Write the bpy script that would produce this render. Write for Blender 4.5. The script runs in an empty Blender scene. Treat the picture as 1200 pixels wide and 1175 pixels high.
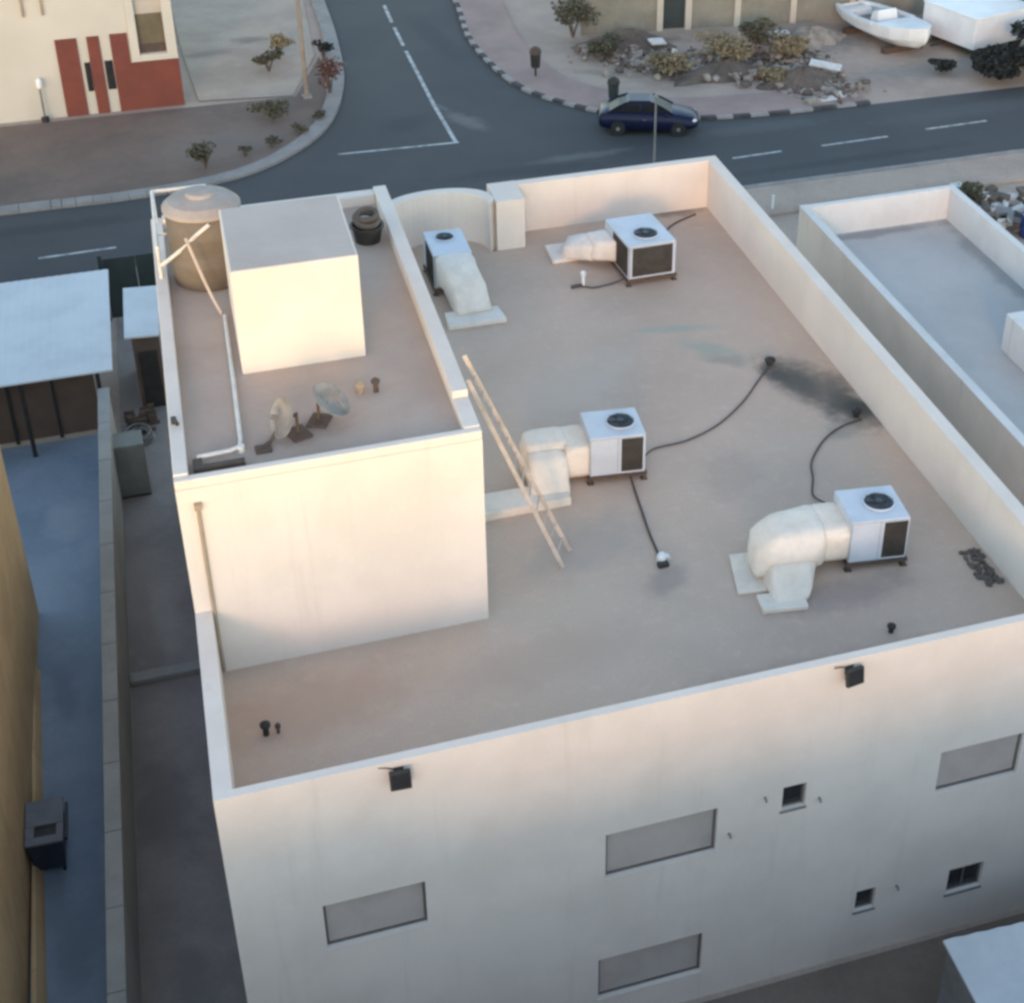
import bpy, bmesh, math, random
from mathutils import Vector, Matrix
random.seed(7)
R = math.radians
ZR = 6.5            # height of the main roof above the ground
S = 0.0569          # the plot is slightly skewed: x shifts by S for every metre of depth
scene = bpy.context.scene
COL = scene.collection

# ------------------------------------------------------------------ materials
def nd(nt, typ, **kw):
    n = nt.nodes.new(typ)
    for k, v in kw.items():
        if k.startswith('i_'):
            n.inputs[k[2:].replace('_', ' ')].default_value = v
        else:
            setattr(n, k, v)
    return n

def mixc(nt, fac, a, b, blend='MIX'):
    m = nt.nodes.new('ShaderNodeMix'); m.data_type = 'RGBA'; m.blend_type = blend
    for idx, v in ((0, fac), (6, a), (7, b)):
        if isinstance(v, (int, float)): m.inputs[idx].default_value = v
        elif isinstance(v, tuple): m.inputs[idx].default_value = (*v[:3], 1)
        else: nt.links.new(v, m.inputs[idx])
    return m.outputs[2]

def noise(nt, vec, scale, detail=4, rough=0.55, stretch=None):
    if stretch:
        mp = nd(nt, 'ShaderNodeMapping'); mp.inputs['Scale'].default_value = stretch
        nt.links.new(vec, mp.inputs['Vector']); vec = mp.outputs['Vector']
    n = nd(nt, 'ShaderNodeTexNoise'); n.inputs['Scale'].default_value = scale
    n.inputs['Detail'].default_value = detail; n.inputs['Roughness'].default_value = rough
    nt.links.new(vec, n.inputs['Vector'])
    return n.outputs['Fac']

def mrange(nt, v, a, b, c=0.0, d=1.0):
    m = nd(nt, 'ShaderNodeMapRange'); m.interpolation_type = 'SMOOTHSTEP'
    for k, x in zip(('From Min', 'From Max', 'To Min', 'To Max'), (a, b, c, d)): m.inputs[k].default_value = x
    nt.links.new(v, m.inputs['Value']); return m.outputs['Result']

def mathn(nt, op, a, b):
    m = nd(nt, 'ShaderNodeMath', operation=op)
    for i, v in enumerate((a, b)):
        if isinstance(v, (int, float)): m.inputs[i].default_value = v
        else: nt.links.new(v, m.inputs[i])
    return m.outputs[0]

def mat(name, c, rough=0.8, c2=None, sc=0.8, fine=None, bump=0.0, bsc=40, metal=0.0, streak=None, spots=(), spec=0.5, coat=0.0):
    """c base colour, c2 second tone mixed by large noise, fine amount of small grain, streak vertical run-off
    colour, spots: stains, soft patches and painted shade (centre xy, half axes, angle, colour, strength) in world metres"""
    m = bpy.data.materials.new(name); m.use_nodes = True; nt = m.node_tree
    b = nt.nodes['Principled BSDF']
    b.inputs['Roughness'].default_value = rough; b.inputs['Metallic'].default_value = metal
    b.inputs['Specular IOR Level'].default_value = spec; b.inputs['Coat Weight'].default_value = coat
    pos = nd(nt, 'ShaderNodeNewGeometry').outputs['Position']
    col = None
    n1 = noise(nt, pos, sc, 5, 0.6)
    col = mixc(nt, mrange(nt, n1, 0.36, 0.66), c, c2 or tuple(x * 0.88 for x in c))
    if streak:
        n = noise(nt, pos, 1.0, 4, 0.6, (3.2, 3.2, 0.22))
        col = mixc(nt, mrange(nt, n, 0.56, 0.80, 0, 0.55), col, streak)
    if fine:
        n = noise(nt, pos, bsc, 3, 0.6)
        col = mixc(nt, mrange(nt, n, 0.35, 0.7, 0, fine), col, tuple(min(1, x * 0.6) for x in c))
        n = noise(nt, pos, bsc * 0.16, 4, 0.65)
        col = mixc(nt, mrange(nt, n, 0.5, 0.75, 0, fine), col, tuple(min(1, x * 1.3) for x in c))
    for (cx, cy, ax, ay, ang, sc_col, st) in spots:
        mp = nd(nt, 'ShaderNodeMapping'); mp.vector_type = 'TEXTURE'
        mp.inputs['Location'].default_value = (cx, cy, 0); mp.inputs['Rotation'].default_value = (0, 0, R(ang))
        mp.inputs['Scale'].default_value = (ax, ay, 1e6)
        nt.links.new(pos, mp.inputs['Vector'])
        ln = nd(nt, 'ShaderNodeVectorMath', operation='LENGTH'); nt.links.new(mp.outputs['Vector'], ln.inputs[0])
        nz = noise(nt, pos, 1.7, 5, 0.6)
        d = mathn(nt, 'ADD', ln.outputs['Value'], mathn(nt, 'MULTIPLY', mathn(nt, 'SUBTRACT', nz, 0.5), 1.1))
        col = mixc(nt, mrange(nt, d, 0.25, 1.0, st, 0.0), col, sc_col)
    nt.links.new(col, b.inputs['Base Color'])
    if bump:
        bp = nd(nt, 'ShaderNodeBump'); bp.inputs['Strength'].default_value = bump; bp.inputs['Distance'].default_value = 0.02
        nt.links.new(noise(nt, pos, bsc, 4, 0.6), bp.inputs['Height']); nt.links.new(bp.outputs['Normal'], b.inputs['Normal'])
    return m

M = {}
def defmats():
    M['stucco'] = mat('cream_stucco', (.745, .655, .58), .9, (.68, .595, .525), .5, .08, .12, 45, streak=(.61, .535, .47))
    M['stucco_cool'] = mat('white_stucco', (.68, .67, .65), .9, (.60, .59, .57), .6, .06, .12, 45, streak=(.46, .45, .43))
    M['roof'] = mat('roof_membrane', (.57, .43, .335), .9, (.49, .368, .288), .19, .22, .12, 22,
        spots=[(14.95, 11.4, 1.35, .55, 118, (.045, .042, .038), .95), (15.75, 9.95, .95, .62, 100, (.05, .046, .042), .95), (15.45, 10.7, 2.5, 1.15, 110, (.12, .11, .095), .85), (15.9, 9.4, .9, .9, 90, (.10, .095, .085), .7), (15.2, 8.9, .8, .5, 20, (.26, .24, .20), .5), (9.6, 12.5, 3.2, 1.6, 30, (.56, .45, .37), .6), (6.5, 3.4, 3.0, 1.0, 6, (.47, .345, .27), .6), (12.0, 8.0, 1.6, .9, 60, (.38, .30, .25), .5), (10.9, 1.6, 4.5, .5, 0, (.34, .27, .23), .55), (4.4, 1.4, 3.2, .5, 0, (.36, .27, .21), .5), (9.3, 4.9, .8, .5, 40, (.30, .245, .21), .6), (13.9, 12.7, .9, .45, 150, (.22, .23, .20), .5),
               (15.8, 21.3, 1.1, .5, 0, (.12, .105, .09), .7), (2.0, 3.4, 2.8, 1.2, 8, (.47, .32, .235), .7),
               (13.2, 14.6, 1.5, .25, 170, (.33, .37, .31), .7), (13.6, 13.4, 1.2, .45, 140, (.31, .35, .29), .6), (16.0, 9.7, .5, .5, 0, (.06, .058, .05), .8),
               (8.2, 6.5, 2.2, 1.2, 20, (.37, .32, .28), .6), (12.5, 3.4, 2.0, .7, 0, (.23, .19, .18), .5)])
    M['tower_roof'] = mat('tower_roof_membrane', (.48, .365, .295), .9, (.41, .31, .25), .35, .10, .08, 18,
        spots=[(2.6, 6.0, 1.2, .5, 0, (.20, .17, .16), .5)])
    M['head_roof'] = mat('weathered_roof_paint', (.52, .44, .385), .9, (.46, .385, .335), .5, .1, .08, 18)
    M['nbr_roof'] = mat('grey_screed', (.49, .475, .455), .85, (.42, .41, .395), .3, .1, .06, 20,
        spots=[(24.6, 17.5, 5.5, .5, 87, (.20, .21, .22), .6), (22.2, 21.0, 3.5, .35, 0, (.18, .18, .19), .6)])
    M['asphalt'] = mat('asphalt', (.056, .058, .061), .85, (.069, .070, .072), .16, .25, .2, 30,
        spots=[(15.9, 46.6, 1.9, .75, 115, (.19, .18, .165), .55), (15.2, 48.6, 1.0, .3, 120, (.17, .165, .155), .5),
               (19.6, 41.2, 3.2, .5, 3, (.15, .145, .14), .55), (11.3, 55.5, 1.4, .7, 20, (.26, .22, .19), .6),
               (28, 41.9, 4.5, .8, 0, (.10, .10, .10), .5), (38, 41.0, 7, 1.1, 2, (.085, .088, .092), .6), (17, 40.3, 5, .8, -4, (.030, .034, .04), .6), (30, 37.4, 8, .5, 1, (.031, .035, .042), .6), (13.2, 47.0, 1.8, 1.2, 30, (.034, .038, .046), .6), (17.3, 58, 1.0, 5, 4, (.033, .037, .044), .6), (-2, 40.6, 5, .7, 0, (.034, .038, .045), .6), (23.4, 43.1, 2.3, .6, -20, (.018, .02, .024), .7)])  # last spot paints the parked car's shadow onto the road
    M['paint'] = mat('worn_road_paint', (.50, .50, .48), .7, (.20, .21, .22), 2.2, .2, 0, 20)
    M['kerb'] = mat('kerb_concrete', (.30, .28, .26), .9, (.24, .225, .21), 1.0, .2, .1, 20)
    M['kerb_dark'] = mat('kerb_black_paint', (.05, .045, .045), .9, (.09, .08, .075), 2.0, .2, .1, 20)
    M['kerb_white'] = mat('kerb_white_paint', (.36, .32, .30), .9, (.29, .26, .245), 2.0, .2, .1, 20)
    M['sand'] = mat('sandy_ground', (.43, .335, .27), .95, (.34, .265, .215), .25, .25, .3, 8,
        spots=[(29.8, 49.3, 5.2, 2.6, -12, (.17, .135, .105), .8), (26.5, 54.6, 3.6, 1.6, -10, (.12, .10, .08), .8), (36.2, 52.2, 3.0, 3.0, 0, (.18, .165, .145), .8), (40.5, 46.3, 7, 2.0, 0, (.22, .215, .195), .8), (42, 52, 5, 4, 0, (.15, .14, .13), .7), (23.8, 50.6, 2.6, .6, -30, (.22, .175, .14), .6), (27.2, 33.4, 2.2, .4, 5, (.20, .18, .165), .6)])
    M['verge'] = mat('brown_earth', (.20, .145, .115), .95, (.15, .11, .09), .22, .25, .3, 8,
        spots=[(5.5, 47, 4, 2.6, 10, (.20, .165, .14), .6), (-6, 45, 6, 2, 0, (.11, .09, .075), .6)])
    M['pavers'] = mat('pinkish_pavers', (.36, .25, .215), .9, (.29, .205, .18), .5, .2, .15, 12)
    M['pale_pad'] = mat('pale_concrete_pad', (.44, .355, .285), .9, (.36, .285, .23), .35, .2, .15, 10,
        spots=[(6.0, 59, 2.2, .6, 5, (.20, .18, .16), .6), (8.3, 60.5, 1.2, .8, 0, (.16, .145, .12), .7)])
    M['passage'] = mat('passage_concrete', (.27, .232, .212), .9, (.215, .185, .172), .5, .25, .15, 14, spots=[(-1.0, 8.5, .9, 2.0, 5, (.15, .13, .12), .7), (-.3, 15.5, .5, 2.2, 0, (.33, .29, .26), .6), (-.9, 3.5, .6, 1.5, 10, (.16, .14, .13), .6)])
    M['alley'] = mat('blue_painted_concrete', (.25, .305, .375), .75, (.195, .245, .31), .4, .2, .1, 14, spots=[(-2.9, 13.0, .4, 1.4, 5, (.15, .185, .235), .7), (-2.5, 20.5, .9, 1.5, 0, (.31, .35, .40), .6), (-3.1, 5.0, .5, 1.6, 0, (.16, .19, .23), .6)])
    M['yard'] = mat('yard_earth', (.20, .155, .12), .95, (.155, .12, .095), .5, .25, .3, 10)
    M['wallcap'] = mat('grey_block_wall', (.30, .285, .26), .9, (.24, .23, .21), .6, .15, .15, 20, streak=(.16, .15, .14))
    M['nbr_wall'] = mat('pale_grey_render', (.68, .62, .57), .9, (.60, .55, .505), .5, .1, .1, 20, streak=(.46, .425, .39))
    M['alu_dark'] = mat('dark_bronze_aluminium', (.15, .13, .118), .5, (.11, .098, .09), 3)
    M['tan'] = mat('tan_render', (.62, .42, .22), .9, (.48, .32, .165), .45, .2, .2, 14, streak=(.18, .13, .085))
    M['white_metal'] = mat('white_painted_metal', (.74, .76, .78), .45, (.66, .68, .70), 1.2, .06, 0, 30)
    M['ac_white'] = mat('ac_enamel', (.54, .575, .63), .5, (.48, .515, .565), 1.5, .08, 0, 30, streak=(.46, .45, .44))
    M['sheet_white'] = mat('white_sheet_roofing', (.58, .60, .61), .7, (.50, .52, .53), .5, .08, 0, 20)
    M['black_fan'] = mat('dark_fan_metal', (.018, .025, .033), .5, (.03, .04, .05), 6)
    M['grille'] = mat('dark_condenser_fins', (.042, .037, .032), .6, (.065, .056, .048), 4, .3, 0, 60)
    M['frame_dark'] = mat('rusty_steel', (.075, .055, .045), .8, (.12, .075, .05), 4, .3, .1, 40)
    M['duct'] = mat('canvas_wrapped_duct', (.80, .705, .60), .85, (.71, .615, .515), 1.6, .12, .35, 9)
    M['duct_cool'] = mat('pale_duct_wrap', (.76, .69, .62), .85, (.66, .60, .54), 1.6, .12, .35, 9)
    M['pvc'] = mat('white_pvc', (.68, .66, .62), .5, (.58, .56, .52), 3)
    M['wood_pale'] = mat('pale_painted_wood', (.54, .46, .40), .8, (.42, .35, .30), 3, .15, .1, 30)
    M['cable'] = mat('brown_cable_sheath', (.085, .06, .052), .7, (.06, .045, .04), 5)
    M['black'] = mat('black_plastic', (.018, .017, .016), .6, (.03, .028, .026), 4)
    M['grey_dish'] = mat('dusty_dish', (.30, .275, .255), .8, (.19, .175, .165), 3, .15)
    M['fibreglass'] = mat('tan_fibreglass', (.19, .155, .122), .8, (.145, .118, .093), 1.2, .15, .05, 20, streak=(.12, .095, .07))
    M['lid'] = mat('pale_fibreglass', (.40, .345, .31), .85, (.32, .28, .25), 1.5, .12)
    M['shutter'] = mat('taupe_roller_shutter', (.43, .365, .325), .7, (.37, .315, .28), 1.0, .1)
    M['glass'] = mat('dark_window_glass', (.02, .021, .023), .15, (.03, .03, .032), 2)
    M['car_glass'] = mat('tinted_car_glass', (.010, .011, .014), .3, (.010, .011, .014), 2, spec=.08)
    M['alu'] = mat('grey_aluminium', (.20, .195, .19), .5, (.15, .145, .14), 3)
    M['brick'] = mat('red_brick_cladding', (.19, .055, .038), .9, (.155, .047, .034), .7, .2, .2, 12)
    M['villa_cream'] = mat('cream_villa_render', (.57, .535, .46), .9, (.52, .49, .42), .3, .06, .1, 30, streak=(.55, .51, .44))
    M['olive'] = mat('olive_recess_render', (.16, .135, .085), .9, (.12, .10, .065), 1.0, .1)
    M['dark_green'] = mat('dark_green_paint', (.020, .032, .032), .6, (.028, .04, .04), 2)
    M['brown_sheet'] = mat('brown_sheet_panel', (.13, .09, .07), .7, (.10, .07, .055), 1.0, .2)
    M['navy'] = mat('navy_car_paint', (.008, .011, .036), .35, (.008, .011, .036), 1, coat=.0, spec=.25)
    M['rubber'] = mat('tyre_rubber', (.02, .02, .02), .9)
    M['chrome'] = mat('silver_trim', (.55, .55, .55), .3, metal=.8)
    M['lamp_glass'] = mat('headlight_lens', (.85, .85, .82), .15)
    M['red_lamp'] = mat('red_lens', (.35, .02, .02), .25)
    M['gel'] = mat('white_gelcoat', (.74, .76, .76), .35, (.66, .68, .68), 1.0, .05)
    M['leaf'] = mat('dusty_leaves', (.075, .075, .045), .9, (.105, .098, .065), 2.5)
    M['leaf_dark'] = mat('dark_leaves', (.014, .019, .018), .9, (.024, .028, .024), 2.0)
    M['leaf_red'] = mat('reddish_leaves', (.13, .06, .05), .9, (.09, .05, .04), 2.5)
    M['dry'] = mat('dry_brush', (.26, .215, .13), .95, (.19, .155, .10), 1.5)
    M['bark'] = mat('grey_bark', (.13, .10, .08), .95, (.09, .07, .06), 5)
    M['rubble'] = mat('broken_concrete', (.34, .295, .25), .95, (.21, .18, .15), 1.5, .3, .3, 12)
    M['rubble_dark'] = mat('dark_spoil', (.10, .082, .068), .95, (.15, .12, .10), .8, .3, .3, 10)
    M['scrap_white'] = mat('white_scrap_board', (.62, .61, .58), .8, (.50, .49, .47), 2)
    M['lot_wall'] = mat('weathered_block_wall', (.25, .235, .19), .95, (.19, .18, .15), .8, .25, .2, 12, streak=(.13, .12, .10))
    M['bluepaint'] = mat('blue_paint', (.015, .04, .16), .35, coat=.4)
    M['pole_tan'] = mat('tan_pole_paint', (.27, .225, .17), .7, (.22, .18, .14), 2)
    M['pipe_brown'] = mat('brown_downpipe', (.36, .28, .20), .6, (.30, .23, .17), 2)
    M['bin_grey'] = mat('grey_bin_plastic', (.15, .155, .17), .6, (.12, .125, .14), 3)
    M['bin_navy'] = mat('navy_bin_plastic', (.028, .034, .055), .6, (.022, .027, .045), 3)
    M['clay'] = mat('beige_block_render', (.50, .45, .38), .9, (.44, .40, .34), .5, .1, .1, 20)
    M['cabinet'] = mat('grey_green_cabinet', (.22, .22, .195), .7, (.18, .18, .16), 1.5, .1)
defmats()

# ------------------------------------------------------------------ mesh builder
def ident(p): return Vector(p)
def SK(p): return Vector((p[0] + S * p[1], p[1], p[2] + ZR))      # building plan (z from the roof) -> world
class MB:
    def __init__(s, T=ident): s.bm = bmesh.new(); s.T = T
    def v(s, p): return s.bm.verts.new(s.T(p))
    def face(s, vs, mi=0):
        try: f = s.bm.faces.new(vs); f.material_index = mi; return f
        except ValueError: return None
    def quad(s, pts, mi=0): return s.face([s.v(p) for p in pts], mi)
    def hexa(s, lo, hi, mi=0):
        a = [s.v(p) for p in lo]; b = [s.v(p) for p in hi]; n = len(a)
        s.face(a[::-1], mi); s.face(b, mi)
        for i in range(n): s.face([a[i], a[(i + 1) % n], b[(i + 1) % n], b[i]], mi)
        return s
    def box(s, x0, y0, z0, x1, y1, z1, mi=0):
        return s.hexa([(x0, y0, z0), (x1, y0, z0), (x1, y1, z0), (x0, y1, z0)], [(x0, y0, z1), (x1, y0, z1), (x1, y1, z1), (x0, y1, z1)], mi)
    def prism(s, poly, z0, z1, mi=0): return s.hexa([(x, y, z0) for x, y in poly], [(x, y, z1) for x, y in poly], mi)
    def rings(s, rings, caps=True, mi=0, closed=True):
        rr = [[s.v(p) for p in r] for r in rings]; n = len(rr[0])
        for a, b in zip(rr, rr[1:]):
            for i in range(n if closed else n - 1): s.face([a[i], a[(i + 1) % n], b[(i + 1) % n], b[i]], mi)
        if caps: s.face(rr[0][::-1], mi); s.face(rr[-1], mi)
        return s
    def tube(s, pts, r, n=8, mi=0):
        pts = [Vector(p) for p in pts]; rg = []; prev = None
        for i, p in enumerate(pts):
            t = (pts[min(i + 1, len(pts) - 1)] - pts[max(i - 1, 0)]).normalized()
            a = prev or (Vector((0, 0, 1)) if abs(t.z) < .9 else Vector((1, 0, 0)))
            x = (a - t * a.dot(t)).normalized(); y = t.cross(x); prev = x
            rad = r[i] if isinstance(r, (list, tuple)) else r
            rg.append([p + (x * math.cos(2 * math.pi * k / n) + y * math.sin(2 * math.pi * k / n)) * rad for k in range(n)])
        return s.rings(rg, mi=mi)
    def lathe(s, prof, c=(0, 0, 0), n=24, axis=None, mi=0):
        """profile of (radius, height) round z at c; axis: optional direction"""
        q = Vector((0, 0, 1)).rotation_difference(Vector(axis).normalized()) if axis else None
        rg = []
        for r, h in prof:
            ring = []
            for k in range(n):
                a = 2 * math.pi * k / n; p = Vector((r * math.cos(a), r * math.sin(a), h))
                if q: p = q @ p
                ring.append(p + Vector(c))
            rg.append(ring)
        return s.rings(rg, mi=mi)
    def hull(s, pts, mi=0, jit=0.0):
        vs = [s.v(tuple(q + random.uniform(-jit, jit) for q in p)) for p in pts]
        r = bmesh.ops.convex_hull(s.bm, input=vs)
        bmesh.ops.delete(s.bm, geom=[g_ for g_ in r['geom_interior'] + r['geom_unused'] if isinstance(g_, bmesh.types.BMVert)], context='VERTS')
        return s
    def torus(s, c, Rr, r, n=24, m=8, axis=None, mi=0):
        q = Vector((0, 0, 1)).rotation_difference(Vector(axis).normalized()) if axis else None
        rg = []
        for k in range(n + 1):
            a = 2 * math.pi * k / n; ring = []
            for j in range(m):
                b = 2 * math.pi * j / m; p = Vector(((Rr + r * math.cos(b)) * math.cos(a), (Rr + r * math.cos(b)) * math.sin(a), r * math.sin(b)))
                ring.append((q @ p if q else p) + Vector(c))
            rg.append(ring)
        return s.rings(rg, caps=False, mi=mi)
    def blob(s, c, rad, jit=.2, sub=2, mi=0):
        b2 = bmesh.new(); bmesh.ops.create_icosphere(b2, subdivisions=sub, radius=1)
        mp = {}
        for v in b2.verts:
            k = 1 + random.uniform(-jit, jit)
            mp[v.index] = s.v((c[0] + v.co.x * rad[0] * k, c[1] + v.co.y * rad[1] * k, c[2] + v.co.z * rad[2] * k))
        for f in b2.faces: s.face([mp[v.index] for v in f.verts], mi)
        b2.free(); return s
    def leaves(s, c, rad, n, size, mi=0, shell=.4):
        for _ in range(n):
            while True:
                d = Vector((random.uniform(-1, 1), random.uniform(-1, 1), random.uniform(-1, 1)))
                if shell < d.length < 1: break
            p = Vector((c[0] + d.x * rad[0], c[1] + d.y * rad[1], c[2] + d.z * rad[2]))
            a = Vector((random.gauss(0, 1), random.gauss(0, 1), random.gauss(0, .7))).normalized()
            b = a.cross(Vector((random.gauss(0, 1), random.gauss(0, 1), random.gauss(0, 1)))).normalized()
            q = size * random.uniform(.6, 1.4)
            s.quad([p - a * q, p + b * q * .5, p + a * q, p - b * q * .5], mi)
        return s
    def build(s, name, mats, parent=None, smooth=False, bevel=0.0, seg=2, loc=None, tri=False):
        if not isinstance(mats, (list, tuple)): mats = [mats]
        bm = s.bm
        bmesh.ops.recalc_face_normals(bm, faces=bm.faces[:])
        if bevel:
            es = [e for e in bm.edges if len(e.link_faces) == 2 and e.calc_face_angle(0) > R(50)]
            bmesh.ops.bevel(bm, geom=es, offset=bevel, segments=seg, affect='EDGES', profile=.5, clamp_overlap=True)
        if tri: bmesh.ops.triangulate(bm, faces=[f for f in bm.faces if len(f.verts) > 4])
        me = bpy.data.meshes.new(name); bm.to_mesh(me); bm.free()
        for m in mats: me.materials.append(M[m])
        if smooth:
            for p in me.polygons: p.use_smooth = True
        o = bpy.data.objects.new(name, me); COL.objects.link(o)
        if parent: o.parent = parent
        if loc: o.location = loc
        return o

def tag(o, label, cat, group=None, kind=None):
    if label: o['label'] = label
    if cat: o['category'] = cat
    if group: o['group'] = group
    if kind: o['kind'] = kind
    return o
def thing(name, label, cat, loc=(0, 0, 0), rot=0, group=None):
    o = bpy.data.objects.new(name, None); COL.objects.link(o)
    o.location = loc; o.rotation_euler = (0, 0, rot); o.empty_display_size = .2
    return tag(o, label, cat, group)
def struct(name, mb, m, **k): return tag(mb.build(name, m, **k), None, None, kind='structure')
def spline(pts, n=6):
    P = [Vector(p) for p in pts]; out = []
    for i in range(len(P) - 1):
        p0, p1, p2, p3 = P[max(i - 1, 0)], P[i], P[i + 1], P[min(i + 2, len(P) - 1)]
        for k in range(n):
            t = k / n
            out.append(.5 * ((2 * p1) + (p2 - p0) * t + (2 * p0 - 5 * p1 + 4 * p2 - p3) * t * t + (3 * p1 - p0 - 3 * p2 + p3) * t ** 3))
    return out + [P[-1]]

# ------------------------------------------------------------------ ground, roads
g = MB(); N = 40
g.quad([(-400, -300, 0), (400, -300, 0), (400, 500, 0), (-400, 500, 0)]); struct('ground', g, 'sand')
left_kerb = spline([(-2, 42.3, 0), (1, 42.3, 0), (4.7, 42.9, 0), (7.35, 44.4, 0), (9.9, 47.6, 0), (11.6, 52.7, 0), (12.5, 58.9, 0), (13.1, 66.2, 0), (14.0, 80, 0), (15.5, 110, 0)], 5)
right_kerb = spline([(22, 110, 0), (20.6, 76, 0), (19.7, 64.1, 0), (18.75, 57, 0), (19.1, 50.5, 0), (20.6, 47.2, 0), (22.6, 45.0, 0), (25.2, 43.7, 0), (29, 43.1, 0), (34, 43.0, 0)], 5)
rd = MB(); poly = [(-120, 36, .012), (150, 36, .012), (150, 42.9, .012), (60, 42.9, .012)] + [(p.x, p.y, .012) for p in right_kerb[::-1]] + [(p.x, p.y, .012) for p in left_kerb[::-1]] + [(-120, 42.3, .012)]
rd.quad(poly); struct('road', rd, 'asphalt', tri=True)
mk = MB()
def stripe(mb, a, b, w, z=.018):
    a, b = Vector((*a, z)), Vector((*b, z)); n = Vector((-(b - a).y, (b - a).x, 0)).normalized() * w / 2
    mb.quad([a - n, b - n, b + n, a + n])
stripe(mk, (9.75, 44.48), (14.95, 44.25), .16)
cl = [(14.84, 44.33), (15.0, 49.0), (15.3, 54), (15.45, 56.6)]
for a, b in zip(cl, cl[1:]): stripe(mk, a, b, .18)
for a, b in (((15.5, 57.4), (15.7, 60.4)), ((15.75, 61.2), (16.0, 64.2)), ((16.1, 65.5), (16.4, 68.5))): stripe(mk, a, b, .18)
for x0, x1, y in ((-8.2, -5.4, 37.9), (-2.64, .15, 37.95), (25.5, 27.8, 39.02), (29.7, 32.9, 39.15), (34.9, 38, 39.5), (40.2, 43.2, 39.7)): stripe(mk, (x0, y), (x1, y + .1), .15)
struct('road_markings', mk, 'paint')
# kerbs: an inclined strip of stones along the edge
def kerb(name, path, w, side, mats, seglen=1.0):
    mb = MB(); pts = [Vector((p[0], p[1], 0)) for p in path]; acc = 0
    for a, b in zip(pts, pts[1:]):
        d = b - a; L = d.length; k = max(1, round(L / seglen))
        n = Vector((-d.y, d.x, 0)).normalized() * w * side
        for i in range(k):
            p, q = a + d * (i / k), a + d * ((i + 1) / k)
            h = .13 + random.uniform(-.008, .008); g_ = d.normalized() * .012
            mb.hexa([p + g_, q - g_, q - g_ + n, p + g_ + n], [x + Vector((0, 0, h)) for x in (p + g_, q - g_, q - g_ + n, p + g_ + n)], acc % len(mats)); acc += 1
    return struct(name, mb, mats, bevel=0)
kerb('kerb', [(-60, 42.3), (-2, 42.3)] + [(p.x, p.y) for p in left_kerb[1:]], .7, 1, ['kerb'], 1.2)
kerb('kerb', [(p.x, p.y) for p in right_kerb], .26, 1, ['kerb_white', 'kerb_dark'], .8)
kerb('kerb', [(-60, 36.0), (90, 36.0)], .25, -1, ['kerb'], 1.2)
ve = MB(); pl = [(-60, 43.0)] + [(p.x - .5, p.y + .55) for p in left_kerb[1:24]]
ve.quad([(x, y, .03) for x, y in pl] + [(11.2, 57.0, .03), (9.2, 51.9, .03), (-60, 52.49, .03)]); struct('verge', ve, 'verge', tri=True)
pad = MB(); pad.quad([(4.9, 52.6, .045), (9.1, 52.0, .045), (11.0, 57.2, .045), (12.0, 66, .045), (13.6, 90, .045), (6.0, 90, .045), (4.9, 60, .045)]); struct('concrete_pad', pad, 'pale_pad', tri=True)
pv = MB(); rk = [p for p in right_kerb if p.y < 75]
off = []
for i, p in enumerate(rk):
    t = (rk[min(i + 1, len(rk) - 1)] - rk[max(i - 1, 0)]).normalized(); nrm = Vector((-t.y, t.x, 0))
    off.append((p + nrm * .26, p + nrm * 2.6))
for (a, b), (c, d) in zip(off, off[1:]): pv.hexa([a, b, d, c], [q + Vector((0, 0, .115)) for q in (a, b, d, c)])
struct('pavement', pv, 'pavers')
pn = MB(); pn.box(-60, 33.2, .005, 90, 35.74, .10); struct('pavement', pn, 'sand')
ps = MB(SK); ps.box(-2.1, -14, -6.5, -.005, 33, -6.48); struct('passage_floor', ps, 'passage')
al = MB(); al.quad([(-7.5, -14, .02), (-2.8, -14, .02), (-.9, 24.8, .02), (-7.5, 24.8, .02)]); struct('alley_floor', al, 'alley')
yd = MB(SK); yd.box(-2, -14, -6.5, 30, -.02, -6.47); struct('yard', yd, 'yard')
sd = MB(SK); sd.box(15.95, 0, -6.5, 18.5, 32, -6.47); struct('side_passage', sd, 'passage')

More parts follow.
